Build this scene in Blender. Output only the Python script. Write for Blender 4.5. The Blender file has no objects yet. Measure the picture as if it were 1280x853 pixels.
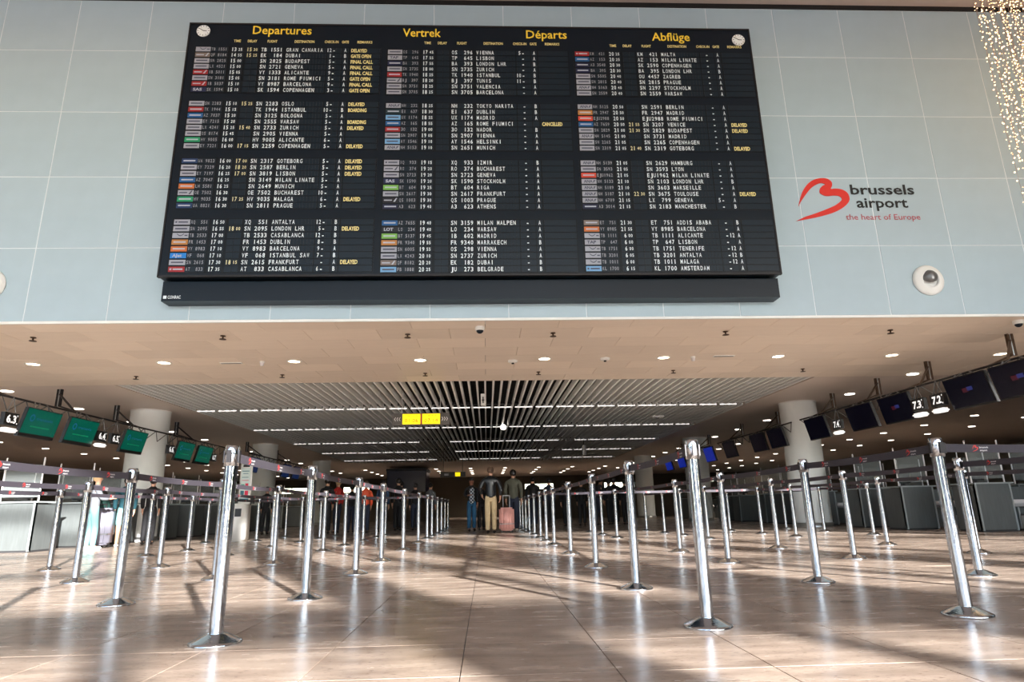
import bpy, bmesh, math, random
from mathutils import Vector, Matrix
random.seed(7)
SC = bpy.context.scene
COL = SC.collection
PI = math.pi

# ---------------------------------------------------------------- camera
CAMZ = 0.68
cd = bpy.data.cameras.new('camera'); cam = bpy.data.objects.new('camera', cd); COL.objects.link(cam)
cd.sensor_width = 36.0; cd.sensor_fit = 'HORIZONTAL'; cd.lens = 795.93 / 1280 * 36.0; cd.clip_end = 500
yaw, pit, rol = 0.0433786, 0.2576365, -0.0202841
fw = Vector((math.sin(yaw)*math.cos(pit), math.cos(yaw)*math.cos(pit), math.sin(pit)))
rt = Vector((math.cos(yaw), -math.sin(yaw), 0)); up = rt.cross(fw)
r2 = rt*math.cos(rol) + up*math.sin(rol); u2 = -rt*math.sin(rol) + up*math.cos(rol)
cam.matrix_world = Matrix(((r2.x, u2.x, -fw.x, 0), (r2.y, u2.y, -fw.y, 0), (r2.z, u2.z, -fw.z, CAMZ), (0, 0, 0, 1)))
SC.camera = cam

# ---------------------------------------------------------------- light and exposure
SUN_AZ, SUN_EL = 26.0, 16.0
W = bpy.data.worlds.new('sky'); SC.world = W; W.use_nodes = True
wn = W.node_tree.nodes; wl = W.node_tree.links; wn.clear()
wo = wn.new('ShaderNodeOutputWorld'); wb = wn.new('ShaderNodeBackground')
sk = wn.new('ShaderNodeTexSky'); sk.sky_type = 'NISHITA'; sk.sun_disc = False
sk.sun_elevation = math.radians(28); sk.sun_rotation = math.radians(180 - SUN_AZ)
sk.air_density = 1.0; sk.dust_density = 0.8; sk.ozone_density = 1.0
wb.inputs['Strength'].default_value = 0.75
wl.new(sk.outputs[0], wb.inputs[0]); wl.new(wb.outputs[0], wo.inputs[0])
sl = bpy.data.lights.new('sun', 'SUN'); sun = bpy.data.objects.new('sun', sl); COL.objects.link(sun)
sl.energy = 22.5; sl.color = (1.0, 0.97, 0.935); sl.angle = math.radians(0.9)
a, e = math.radians(SUN_AZ), math.radians(SUN_EL)
sd = Vector((-math.sin(a)*math.cos(e), math.cos(a)*math.cos(e), -math.sin(e)))
sun.rotation_euler = sd.to_track_quat('-Z', 'Y').to_euler(); sun.location = (10, -20, 12)
for px_, pz_, sx_, sz_ in ((-6, 4.9, 54, 9.3),):           # sampling portal in the glazed front of the hall
    pl = bpy.data.lights.new('portal', 'AREA'); pl.shape = 'RECTANGLE'; pl.size = sx_; pl.size_y = sz_
    pl.cycles.is_portal = True
    po = bpy.data.objects.new('portal', pl); COL.objects.link(po)
    po.location = (px_, -9.45, pz_); po.rotation_euler = (math.radians(90), 0, 0)   # -Z faces +Y (into the hall)
SC.view_settings.view_transform = 'Standard'; SC.view_settings.look = 'None'
SC.view_settings.gamma = 1.0; SC.view_settings.use_curve_mapping = False
SC.view_settings.exposure = 0.24
SC.cycles.max_bounces = 8; SC.cycles.diffuse_bounces = 5; SC.cycles.glossy_bounces = 4
SC.cycles.sample_clamp_indirect = 6.0

# ---------------------------------------------------------------- materials
def lin(c):
    return tuple((v/255/12.92 if v/255 <= 0.04045 else ((v/255+0.055)/1.055)**2.4) for v in c)
def mat(name, rgb, rough=0.5, metal=0.0, emit=None, es=0.0, spec=None, noise=0.0, nscale=8.0, stretch=(1, 1, 1), bump=0.0, bscale=40.0, rnd=0.0, alpha=None, rvar=0.0):
    m = bpy.data.materials.new(name); m.use_nodes = True
    nt = m.node_tree; b = nt.nodes['Principled BSDF']; L = nt.links
    c = lin(rgb) + (1,)
    b.inputs['Base Color'].default_value = c; b.inputs['Roughness'].default_value = rough; b.inputs['Metallic'].default_value = metal
    if spec is not None: b.inputs['Specular IOR Level'].default_value = spec
    if emit is not None:
        b.inputs['Emission Color'].default_value = lin(emit) + (1,); b.inputs['Emission Strength'].default_value = es
    if alpha is not None: b.inputs['Alpha'].default_value = alpha
    tc = nt.nodes.new('ShaderNodeTexCoord'); mp = nt.nodes.new('ShaderNodeMapping'); mp.inputs['Scale'].default_value = stretch
    L.new(tc.outputs['Object'], mp.inputs[0])
    n = nt.nodes.new('ShaderNodeTexNoise'); n.inputs['Scale'].default_value = nscale; n.inputs['Detail'].default_value = 5
    L.new(mp.outputs[0], n.inputs['Vector'])
    src = None
    hv = nt.nodes.new('ShaderNodeHueSaturation'); hv.inputs['Color'].default_value = c
    mr = nt.nodes.new('ShaderNodeMapRange'); mr.inputs['From Min'].default_value = 0.3; mr.inputs['From Max'].default_value = 0.7
    mr.inputs['To Min'].default_value = 1 - noise; mr.inputs['To Max'].default_value = 1 + noise
    L.new(n.outputs[0], mr.inputs[0])
    val = mr.outputs[0]
    if rnd:
        oi = nt.nodes.new('ShaderNodeObjectInfo'); m2 = nt.nodes.new('ShaderNodeMapRange')
        m2.inputs['To Min'].default_value = 1 - rnd; m2.inputs['To Max'].default_value = 1 + rnd
        L.new(oi.outputs['Random'], m2.inputs[0])
        mu = nt.nodes.new('ShaderNodeMath'); mu.operation = 'MULTIPLY'; L.new(val, mu.inputs[0]); L.new(m2.outputs[0], mu.inputs[1]); val = mu.outputs[0]
    L.new(val, hv.inputs['Value']); L.new(hv.outputs[0], b.inputs['Base Color'])
    if rvar:
        r = nt.nodes.new('ShaderNodeMapRange'); r.inputs['From Min'].default_value = 0.3; r.inputs['From Max'].default_value = 0.7
        r.inputs['To Min'].default_value = max(0.02, rough - rvar); r.inputs['To Max'].default_value = rough + rvar
        L.new(n.outputs[0], r.inputs[0]); L.new(r.outputs[0], b.inputs['Roughness'])
    if bump:
        n2 = nt.nodes.new('ShaderNodeTexNoise'); n2.inputs['Scale'].default_value = bscale; n2.inputs['Detail'].default_value = 3
        L.new(mp.outputs[0], n2.inputs['Vector'])
        bp = nt.nodes.new('ShaderNodeBump'); bp.inputs['Strength'].default_value = bump; bp.inputs['Distance'].default_value = 0.01
        L.new(n2.outputs[0], bp.inputs['Height']); L.new(bp.outputs[0], b.inputs['Normal'])
    return m

def stone(name, joints):
    """polished brown stone; world-position based so grain runs on across tiles"""
    m = bpy.data.materials.new(name); m.use_nodes = True; nt = m.node_tree; L = nt.links; N = nt.nodes; b = N['Principled BSDF']
    g = N.new('ShaderNodeNewGeometry')
    mp = N.new('ShaderNodeMapping'); mp.inputs['Scale'].default_value = (1.0, 3.2, 1); L.new(g.outputs['Position'], mp.inputs[0])
    n1 = N.new('ShaderNodeTexNoise'); n1.inputs['Scale'].default_value = 2.2; n1.inputs['Detail'].default_value = 6; L.new(mp.outputs[0], n1.inputs['Vector'])
    n2 = N.new('ShaderNodeTexNoise'); n2.inputs['Scale'].default_value = 26; n2.inputs['Detail'].default_value = 4; L.new(mp.outputs[0], n2.inputs['Vector'])
    cr = N.new('ShaderNodeValToRGB'); cr.color_ramp.elements[0].position = 0.3; cr.color_ramp.elements[1].position = 0.72
    cr.color_ramp.elements[0].color = lin((142, 124, 111)) + (1,); cr.color_ramp.elements[1].color = lin((188, 171, 156)) + (1,)
    L.new(n1.outputs[0], cr.inputs[0])
    c2 = N.new('ShaderNodeValToRGB'); c2.color_ramp.elements[0].position = 0.28; c2.color_ramp.elements[1].position = 0.42
    c2.color_ramp.elements[0].color = (0.35, 0.3, 0.28, 1); c2.color_ramp.elements[1].color = (1, 1, 1, 1); L.new(n2.outputs[0], c2.inputs[0])
    mx = N.new('ShaderNodeMix'); mx.data_type = 'RGBA'; mx.blend_type = 'MULTIPLY'; mx.inputs['Factor'].default_value = 0.8
    L.new(cr.outputs[0], mx.inputs['A']); L.new(c2.outputs[0], mx.inputs['B'])
    out = mx.outputs['Result']
    if joints:
        m2 = N.new('ShaderNodeMapping'); m2.inputs['Location'].default_value = (0.12, -3.64, 0); L.new(g.outputs['Position'], m2.inputs[0])
        br = N.new('ShaderNodeTexBrick'); br.offset = 0.0; br.inputs['Scale'].default_value = 1.0
        br.inputs['Brick Width'].default_value = 0.675; br.inputs['Row Height'].default_value = 0.675; br.inputs['Mortar Size'].default_value = 0.003
        br.inputs['Color1'].default_value = (1, 1, 1, 1); br.inputs['Color2'].default_value = (0.88, 0.88, 0.88, 1); br.inputs['Mortar'].default_value = (0.25, 0.25, 0.25, 1)
        L.new(m2.outputs[0], br.inputs['Vector'])
        m3 = N.new('ShaderNodeMix'); m3.data_type = 'RGBA'; m3.blend_type = 'MULTIPLY'; m3.inputs['Factor'].default_value = 1
        L.new(out, m3.inputs['A']); L.new(br.outputs['Color'], m3.inputs['B']); out = m3.outputs['Result']
    else:
        oi = N.new('ShaderNodeObjectInfo'); mr = N.new('ShaderNodeMapRange'); mr.inputs['To Min'].default_value = 0.9; mr.inputs['To Max'].default_value = 1.06
        L.new(oi.outputs['Random'], mr.inputs[0]); hv = N.new('ShaderNodeHueSaturation'); L.new(out, hv.inputs['Color']); L.new(mr.outputs[0], hv.inputs['Value']); out = hv.outputs[0]
    L.new(out, b.inputs['Base Color'])
    r = N.new('ShaderNodeMapRange'); r.inputs['To Min'].default_value = 0.17; r.inputs['To Max'].default_value = 0.34; L.new(n1.outputs[0], r.inputs[0]); L.new(r.outputs[0], b.inputs['Roughness'])
    b.inputs['Specular IOR Level'].default_value = 0.6
    bp = N.new('ShaderNodeBump'); bp.inputs['Strength'].default_value = 0.06; bp.inputs['Distance'].default_value = 0.004
    L.new(n1.outputs[0], bp.inputs['Height']); L.new(bp.outputs[0], b.inputs['Normal'])
    return m

M = {}
M['tile'] = stone('polished brown stone tile', False)
M['floor'] = stone('polished brown stone floor', True)
M['bed'] = mat('grey tile joint', (70, 62, 58), 0.8)
M['wallpanel'] = mat('pale grey wall panel', (170, 189, 198), 0.38, noise=0.02, nscale=3, rnd=0.025)
M['wallback'] = mat('panel joint white', (214, 222, 226), 0.6)
M['white'] = mat('white trim', (232, 232, 228), 0.5, noise=0.02)
M['hallceil'] = mat('warm grey hall ceiling', (190, 175, 168), 0.7, noise=0.04, nscale=1.5)
M['black'] = mat('black gap', (10, 9, 10), 0.6)
M['soffit'] = mat('beige ceiling panel', (238, 224, 207), 0.45, noise=0.03, nscale=2, stretch=(0.4, 3, 1), rnd=0.06)
M['ceil'] = mat('beige painted ceiling', (222, 208, 196), 0.55, noise=0.03, nscale=0.8)
M['slat'] = mat('off white ceiling slat', (246, 247, 244), 0.45, noise=0.02)
M['plenum'] = mat('black plenum', (9, 9, 10), 0.9)
M['column'] = mat('white column paint', (238, 242, 240), 0.35, noise=0.02, nscale=2)
M['darkwall'] = mat('dark olive wall', (84, 76, 64), 0.7, noise=0.1, nscale=0.6)
M['sidewall'] = mat('side wall grey', (150, 146, 140), 0.7, noise=0.05, nscale=0.6)
M['chrome'] = mat('brushed chrome', (206, 214, 222), 0.10, 1.0, bump=0.12, bscale=60, stretch=(1, 1, 0.35), rvar=0.05, nscale=30)
M['belt'] = mat('dark grey webbing', (54, 50, 58), 0.7, noise=0.06, nscale=60, stretch=(1, 1, 1))
M['redprint'] = mat('red print', (214, 50, 44), 0.5)
M['whiteprint'] = mat('white print', (225, 222, 222), 0.5)
M['redlogo'] = mat('red wall emblem', (214, 44, 34), 0.4, noise=0.02)
M['inklogo'] = mat('black wall lettering', (14, 24, 30), 0.4)
M['rosetext'] = mat('rose wall lettering', (186, 92, 100), 0.4)
M['boardblack'] = mat('black board casing', (6, 20, 32), 0.32, spec=0.3, noise=0.05, nscale=2)
M['flap'] = mat('charcoal flap', (13, 30, 42), 0.34, spec=0.35, noise=0.12, nscale=14, stretch=(1, 1, 4))
M['flapedge'] = mat('flap field recess', (6, 14, 22), 0.4, spec=0.3)
M['yellowtext'] = mat('yellow board lettering', (244, 210, 62), 0.5)
M['whitetext'] = mat('white board lettering', (232, 242, 246), 0.5)
M['greytext'] = mat('grey board lettering', (150, 152, 160), 0.5)
M['ambertext'] = mat('pale amber remark lettering', (240, 224, 150), 0.5)
M['delaytext'] = mat('pale yellow delay lettering', (232, 222, 170), 0.5)
M['clockface'] = mat('white clock face', (236, 240, 240), 0.3)
M['lamp'] = mat('lit downlight', (255, 250, 240), 0.4, emit=(255, 246, 232), es=5)
M['lampwarm'] = mat('lit warm downlight', (255, 240, 220), 0.4, emit=(255, 226, 190), es=12)
M['bar'] = mat('lit luminaire bar', (255, 255, 255), 0.4, emit=(255, 250, 244), es=0.8)
M['metal'] = mat('grey painted metal', (120, 120, 120), 0.4, 0.6, noise=0.05)
M['steel'] = mat('brushed steel', (176, 178, 178), 0.32, 0.85, noise=0.06, nscale=12, stretch=(6, 6, 0.4))
M['brass'] = mat('dull bronze', (88, 70, 56), 0.4, 0.6)
M['dark'] = mat('dark frame', (34, 32, 34), 0.45, 0.3)
M['desk'] = mat('grey desk panel', (88, 93, 93), 0.5, 0.1, noise=0.1, nscale=5, stretch=(4, 4, 0.5))
M['deskedge'] = mat('pale desk edging', (150, 158, 158), 0.4, 0.1)
M['deskdark'] = mat('desk interior', (44, 44, 46), 0.6)
M['greenscreen'] = mat('green screen', (0, 60, 52), 0.25, emit=(0, 92, 74), es=0.55)
M['greenlogo'] = mat('dim blue screen mark', (10, 70, 110), 0.3, emit=(16, 92, 122), es=0.5)
M['greenline'] = mat('dim green screen line', (0, 110, 80), 0.3, emit=(10, 128, 86), es=0.4)
M['blackscreen'] = mat('black screen', (6, 6, 14), 0.2, emit=(6, 6, 22), es=0.3)
M['bluescreen'] = mat('blue screen', (10, 26, 110), 0.25, emit=(14, 38, 150), es=0.6)
M['navyscreen'] = mat('navy screen', (20, 34, 70), 0.25, emit=(22, 40, 84), es=0.5)
M['screenred'] = mat('dim red screen mark', (50, 12, 26), 0.3, emit=(120, 24, 50), es=0.12)
M['screenblue'] = mat('dim blue screen mark two', (26, 32, 80), 0.3, emit=(70, 80, 170), es=0.18)
M['signblack'] = mat('black sign body', (24, 22, 22), 0.4)
M['signwhite'] = mat('white sign digits', (255, 255, 255), 0.4, emit=(255, 255, 255), es=0.6)
M['yellowsign'] = mat('lit yellow sign face', (255, 226, 0), 0.4, emit=(255, 222, 0), es=0.9)
M['signgrey'] = mat('grey sign body', (92, 88, 86), 0.5)
M['signink'] = mat('dark yellow sign ink', (120, 90, 10), 0.5)
M['glass'] = mat('clear screen glass', (190, 200, 200), 0.08, alpha=0.15)
M['windowglass'] = mat('window pane glass', (200, 225, 228), 0.05, alpha=0.12)
M['fairy'] = mat('warm fairy light', (255, 220, 170), 0.4, emit=(255, 205, 150), es=5)
M['fairywire'] = mat('fairy light wire', (170, 150, 140), 0.5)
M['skin'] = mat('skin', (198, 150, 124), 0.5)
M['skin2'] = mat('tanned skin', (150, 100, 78), 0.5)
M['hairdark'] = mat('dark hair', (30, 24, 22), 0.5, noise=0.2, nscale=60)
M['hairgrey'] = mat('grey brown hair', (96, 76, 62), 0.5, noise=0.2, nscale=60)
M['hairblond'] = mat('blond hair', (190, 158, 116), 0.5, noise=0.2, nscale=60)
M['leather'] = mat('black leather', (26, 30, 34), 0.28, noise=0.2, nscale=10, bump=0.8, bscale=18, stretch=(2, 2, 0.5))
M['beigecloth'] = mat('beige trousers', (206, 184, 144), 0.8, noise=0.05)
M['olive'] = mat('olive grey sweater', (88, 88, 76), 0.85, noise=0.06)
M['navycloth'] = mat('navy cloth', (38, 44, 62), 0.85)
M['blackcloth'] = mat('black cloth', (24, 24, 28), 0.8)
M['jeans'] = mat('blue jeans', (42, 92, 128), 0.85, noise=0.1)
M['tan'] = mat('tan jacket', (146, 120, 92), 0.8)
M['maroon'] = mat('brown stripe', (96, 48, 36), 0.8)
M['red'] = mat('red jacket', (190, 44, 40), 0.7)
M['orange'] = mat('orange vest', (236, 92, 56), 0.6)
M['bluecloth'] = mat('blue jacket', (40, 62, 92), 0.8)
M['greycloth'] = mat('pale grey sweater', (100, 104, 110), 0.85)
M['cyancloth'] = mat('pale cyan trousers', (104, 148, 150), 0.8)
M['teal'] = mat('dark teal top', (18, 66, 76), 0.8)
M['greencloth'] = mat('dark green trousers', (30, 66, 60), 0.85)
M['shoe'] = mat('black shoe', (22, 20, 20), 0.4)
M['whiteshoe'] = mat('pale shoe', (210, 205, 200), 0.5)
M['pink'] = mat('pink suitcase shell', (226, 164, 154), 0.35, noise=0.02)
M['lilac'] = mat('lilac grey suitcase shell', (118, 117, 130), 0.4, noise=0.03)
M['check'] = mat('checked shirt', (190, 196, 200), 0.8)
nt = M['check'].node_tree; ch = nt.nodes.new('ShaderNodeTexChecker'); ch.inputs['Scale'].default_value = 18
ch.inputs['Color1'].default_value = (0.6, 0.65, 0.7, 1); ch.inputs['Color2'].default_value = (0.02, 0.03, 0.06, 1)
tcn = nt.nodes.new('ShaderNodeTexCoord'); nt.links.new(tcn.outputs['Object'], ch.inputs['Vector']); nt.links.new(ch.outputs[0], nt.nodes['Principled BSDF'].inputs['Base Color'])
M['green'] = mat('green print', (60, 150, 120), 0.5)
M['crimson'] = mat('crimson print', (200, 30, 66), 0.5)
M['tealprint'] = mat('teal print', (40, 96, 110), 0.5)
M['paving'] = mat('pale outdoor paving', (190, 186, 178), 0.7, noise=0.05, nscale=0.4)
M['mullion'] = mat('grey window mullion', (120, 122, 124), 0.4, 0.3)
_tile = {}
def tilemat(rgb):
    if rgb not in _tile: _tile[rgb] = mat('airline tile %d' % len(_tile), rgb, 0.5)
    return _tile[rgb]

# ---------------------------------------------------------------- mesh helpers
class MB:
    def __init__(s): s.v = []; s.f = []; s.sm = []
    def add(s, vs, fs, smooth=False):
        o = len(s.v); s.v += [tuple(v) for v in vs]; s.f += [tuple(i+o for i in f) for f in fs]; s.sm += [smooth]*len(fs); return s
    def box(s, x0, x1, y0, y1, z0, z1):
        return s.add([(x0,y0,z0),(x1,y0,z0),(x1,y1,z0),(x0,y1,z0),(x0,y0,z1),(x1,y0,z1),(x1,y1,z1),(x0,y1,z1)],
                     [(0,3,2,1),(4,5,6,7),(0,1,5,4),(1,2,6,5),(2,3,7,6),(3,0,4,7)])
    def rbox(s, x0, x1, y0, y1, z0, z1, c):
        """box with chamfered corners"""
        bm = bmesh.new(); r = bmesh.ops.create_cube(bm, size=1)
        for v in bm.verts: v.co = Vector(((x0+x1)/2 + v.co.x*(x1-x0), (y0+y1)/2 + v.co.y*(y1-y0), (z0+z1)/2 + v.co.z*(z1-z0)))
        bmesh.ops.bevel(bm, geom=bm.edges[:], offset=c, segments=2, affect='EDGES')
        bm.verts.index_update(); s.add([v.co[:] for v in bm.verts], [[v.index for v in f.verts] for f in bm.faces], True); bm.free(); return s
    def tube(s, p, q, r, n=8, r2=None, caps=True, smooth=True):
        p = Vector(p); q = Vector(q); d = (q-p).normalized(); a = d.orthogonal().normalized(); b = d.cross(a)
        r2 = r if r2 is None else r2
        vs = [p + (a*math.cos(2*PI*i/n) + b*math.sin(2*PI*i/n))*r for i in range(n)] + [q + (a*math.cos(2*PI*i/n) + b*math.sin(2*PI*i/n))*r2 for i in range(n)]
        s.add(vs, [(i, (i+1) % n, n+(i+1) % n, n+i) for i in range(n)], smooth)
        if caps: s.add(vs, [tuple(range(n-1, -1, -1)), tuple(range(n, 2*n))])
        return s
    def lathe(s, prof, n=24, cx=0, cy=0, cz=0, smooth=True):
        vs = []; fs = []
        for r, z in prof: vs += [(cx + r*math.cos(2*PI*i/n), cy + r*math.sin(2*PI*i/n), cz + z) for i in range(n)]
        for k in range(len(prof)-1):
            for i in range(n): fs.append((k*n+i, k*n+(i+1) % n, (k+1)*n+(i+1) % n, (k+1)*n+i))
        s.add(vs, fs, smooth)
        if prof[0][0] > 0: s.add(vs[:n], [tuple(range(n-1, -1, -1))])
        if prof[-1][0] > 0: s.add(vs[-n:], [tuple(range(n))])
        return s
    def poly(s, pts, back, nrm):
        """flat polygon pts (3D) extruded by vector"""
        n = len(pts); q = [tuple(Vector(p)+Vector(nrm)*back) for p in pts]
        return s.add(list(pts)+q, [tuple(range(n)), tuple(range(2*n-1, n-1, -1))] + [(i, n+i, n+(i+1) % n, (i+1) % n) for i in range(n)])
    def mesh(s, name):
        me = bpy.data.meshes.new(name); me.from_pydata(s.v, [], s.f); me.polygons.foreach_set('use_smooth', s.sm); me.update(); return me
    def build(s, name, m, parent=None, loc=None):
        return link(name, s.mesh(name), m, parent, loc)
def link(name, me, m, parent=None, loc=None):
    if m is not None and not me.materials: me.materials.append(m)
    o = bpy.data.objects.new(name, me); COL.objects.link(o)
    if parent: o.parent = parent
    if loc: o.location = loc
    return o
def empty(name, loc=(0, 0, 0), rz=0.0):
    o = bpy.data.objects.new(name, None); o.empty_display_size = 0.2; COL.objects.link(o); o.location = loc; o.rotation_euler[2] = rz; return o
def tag(o, label=None, cat=None, group=None, kind=None):
    if label: o['label'] = label
    if cat: o['category'] = cat
    if group: o['group'] = group
    if kind: o['kind'] = kind
    return o
def dup(root, loc=None, rz=None, label=None, group=None):
    def cp(o, par):
        c = o.copy(); COL.objects.link(c); c.parent = par
        for k in list(o.children): cp(k, c)
        return c
    c = cp(root, None)
    if loc is not None: c.location = loc
    if rz is not None: c.rotation_euler[2] = rz
    if label: c['label'] = label
    if group: c['group'] = group
    return c
ORD = ['first', 'second', 'third', 'fourth', 'fifth', 'sixth', 'seventh', 'eighth', 'ninth', 'tenth', 'eleventh', 'twelfth', 'thirteenth', 'fourteenth', 'fifteenth', 'sixteenth', 'seventeenth', 'eighteenth', 'nineteenth', 'twentieth'] + ['twenty-' + w for w in ('first', 'second', 'third', 'fourth', 'fifth', 'sixth', 'seventh', 'eighth', 'ninth')]

# text as mesh data
_tx = {}
def text_geo(s, bold=0.0, res=2):
    k = (s, bold)
    if k in _tx: return _tx[k]
    cu = bpy.data.curves.new('lettering', 'FONT'); cu.body = s; cu.size = 1.0; cu.resolution_u = res; cu.offset = bold; cu.fill_mode = 'FRONT' if hasattr(cu, 'fill_mode') else None
    o = bpy.data.objects.new('lettering', cu); me = o.to_mesh()
    vs = [v.co.copy() for v in me.vertices]; fs = [tuple(p.vertices) for p in me.polygons]
    o.to_mesh_clear(); bpy.data.objects.remove(o); bpy.data.curves.remove(cu)
    if vs:
        x0 = min(v.x for v in vs); x1 = max(v.x for v in vs); y0 = min(v.y for v in vs); y1 = max(v.y for v in vs)
    else: x0 = x1 = y0 = y1 = 0
    _tx[k] = (vs, fs, x0, x1, y0, y1); return _tx[k]
CAPH = None
def cap():
    global CAPH
    if CAPH is None: CAPH = text_geo('H')[5]
    return CAPH
def put_text(mb, s, org, ux, uz, width=None, height=None, bold=0.0, center=False):
    """place string with baseline-left at org; ux, uz are unit vectors; height = cap height"""
    vs, fs, x0, x1, y0, y1 = text_geo(s, bold)
    if not vs: return
    sy = height / cap(); sx = sy if width is None else width / (x1-x0)
    o = Vector(org); ux = Vector(ux); uz = Vector(uz)
    if center: o = o - ux*((x1-x0)*sx/2)
    flip = False
    mb.add([o + ux*((v.x-x0)*sx) + uz*(v.y*sy) for v in vs], fs)
def mono(mb, s, x, z, y, pitch, h, bold=0.02, fill=0.72):
    for i, c in enumerate(s):
        if c == ' ': continue
        vs, fs, x0, x1, y0, y1 = text_geo(c, bold)
        sy = h / cap()
        w = (x1-x0)*sy*0.9
        if c in 'I1-.': sx = sy*0.9
        else: sx = pitch*fill / (x1-x0)
        w = (x1-x0)*sx; ox = x + i*pitch + (pitch-w)/2
        mb.add([(ox + (v.x-x0)*sx, y, z + v.y*sy) for v in vs], fs)

# ================================================================ SETTING
# floor : near tiles one by one, joints recessed; the far floor in one slab
T = 0.675; TX = -0.12; TY = 0.94; NR = 11
fl = MB()
YE = TY + NR*T
rows = []
for j in range(NR):
    y0 = TY + j*T; k = int(math.ceil((0.86*(y0+T) + 1.0)/T)); rows.append(k)
    fl.box(TX - k*T, TX + k*T, y0, y0+T, -0.05, -0.007)
floor = empty('floor'); floor['kind'] = 'structure'
fl.build('tile_bed', M['bed'], floor)
sb = MB(); X = 46
sb.box(-X, X, -12.5, TY, -0.05, 0); sb.box(-X, X, YE, 63, -0.05, 0)
for j, k in enumerate(rows):
    y0 = TY + j*T; sb.box(-X, TX - k*T, y0, y0+T, -0.05, 0); sb.box(TX + k*T, X, y0, y0+T, -0.05, 0)
sb.build('floor_slab', M['floor'], floor)
g = 0.0022; c = 0.0011
tm = MB()
a0, a1 = g, T-g
tm.add([(a0,a0,-.008),(a1,a0,-.008),(a1,a1,-.008),(a0,a1,-.008),(a0,a0,-c),(a1,a0,-c),(a1,a1,-c),(a0,a1,-c),(a0+c,a0+c,0),(a1-c,a0+c,0),(a1-c,a1-c,0),(a0+c,a1-c,0)],
       [(0,1,5,4),(1,2,6,5),(2,3,7,6),(3,0,4,7),(4,5,9,8),(5,6,10,9),(6,7,11,10),(7,4,8,11),(8,9,10,11)])
tme = tm.mesh('floor_tile'); tme.materials.append(M['tile'])
for j, k in enumerate(rows):
    for i in range(-k, k):
        o = link('floor_tile', tme, None, floor, (TX + i*T, TY + j*T, random.uniform(-0.0006, 0.0002)))
pv = MB(); pv.box(-80, 80, -90, -12.6, -0.3, -0.02); tag(pv.build('forecourt_floor', M['paving']), kind='structure')

# front wall above the opening, of square panels
YW = 10.0; ZC = 3.68
wf = empty('wall_front', (0, YW, 0)); wf['kind'] = 'structure'
b = MB(); b.box(-46, 46, 0.006, 0.35, ZC+0.03, 9.95); b.box(-46, -13.8, 0, 0.03, ZC+0.03, 9.87); b.box(14.7, 46, 0, 0.03, ZC+0.03, 9.87)
b.build('wall_backing', M['wallback'], wf)
PW = 1.29
zj = [ZC+0.03, 4.97, 6.27, 7.53, 8.79, 9.87]
for r in range(5):
    z0, z1 = zj[r], zj[r+1]
    pm = MB(); g = 0.007
    h = z1-z0
    pm.add([(g,.03,g),(PW-g,.03,g),(PW-g,.03,h-g),(g,.03,h-g),(g,.004,g),(PW-g,.004,g),(PW-g,.004,h-g),(g,.004,h-g),(g+.006,0,g+.006),(PW-g-.006,0,g+.006),(PW-g-.006,0,h-g-.006),(g+.006,0,h-g-.006)],
           [(0,1,5,4),(1,2,6,5),(2,3,7,6),(3,0,4,7),(4,5,9,8),(5,6,10,9),(6,7,11,10),(7,4,8,11),(8,9,10,11)])
    me = pm.mesh('wall_panel'); me.materials.append(M['wallpanel'])
    for k in range(22):
        link('wall_panel', me, None, wf, (-6.0 - 6*PW - 0.06 + k*PW, random.uniform(0, 0.003), z0))
b = MB(); b.box(-46, 46, -0.012, 0.03, ZC-0.012, ZC+0.03); tag(b.build('trim_1', M['white'], None, (0, YW, 0)), kind='structure')
b = MB(); b.box(-46, 46, -0.02, 0.3, 9.87, 9.96); tag(b.build('trim_2', M['black'], None, (0, YW, 0)), kind='structure')
# hall ceiling, side walls, glazed front behind the camera
b = MB(); b.box(-46, 46, -12.5, YW+0.3, 9.96, 10.2); tag(b.build('ceiling_upper', M['hallceil']), kind='structure')
b = MB(); b.box(-46.2, -46, -12.5, 63, 0, 10); tag(b.build('wall_left', M['sidewall']), kind='structure')
b = MB(); b.box(46, 46.2, -12.5, 63, 0, 10); tag(b.build('wall_right', M['sidewall']), kind='structure')
wr = MB(); wr.box(-46, 46, -9.6, -9.3, 9.6, 10.2); wr.box(-46, 46, -9.6, -9.3, -0.3, 0.25); wr.box(21.5, 46, -9.6, -9.3, 0.25, 9.6); wr.box(-46, -33, -9.6, -9.3, 0.25, 9.6)  # unseen right end closed off to keep sun from the right desks
wro = wr.build('wall_rear', M['sidewall']); tag(wro, kind='structure')
mu = MB()
for x in [i*3.6 + 0.9 for i in range(-13, 7)]: mu.box(x-0.09, x+0.09, -9.65, -9.4, 0.25, 9.6)
for z, t_ in ((1.2, .06), (2.6, .06), (4.45, .22), (5.7, .08), (7.0, .08), (8.3, .08)): mu.box(-46, 46, -9.6, -9.42, z-t_, z+t_)
mu.box(9.0, 10.4, -9.65, -9.2, 0.25, 9.6)  # broad pillar added out of view to shade the floor at right
for x in [i*7.2 - 1.4 for i in range(-6, 7)]: mu.box(x-0.3, x+0.3, -8.4, -7.8, 0.0, 9.96)
mu.build('mullion', M['mullion'], wro)

# unseen building blocks added outside to darken the post reflections, bright gap between them
b = MB()
for x0_, x1_, hh_ in ((-90, -42, 11), (-40, -9, 9), (7.5, 34, 8.2), (36, 90, 10)):
    b.box(x0_, x1_, -75, -62, -0.3, hh_)
    for k in range(int((x1_-x0_)/3.2)): b.box(x0_+1+k*3.2, x0_+3+k*3.2, -61.99, -61.8, 1.2, hh_-1.2)
tag(b.build('added_reflection_blocks', mat('dark reflection block', (52, 62, 76), 0.6, noise=0.1, nscale=0.3)), kind='structure')

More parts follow.
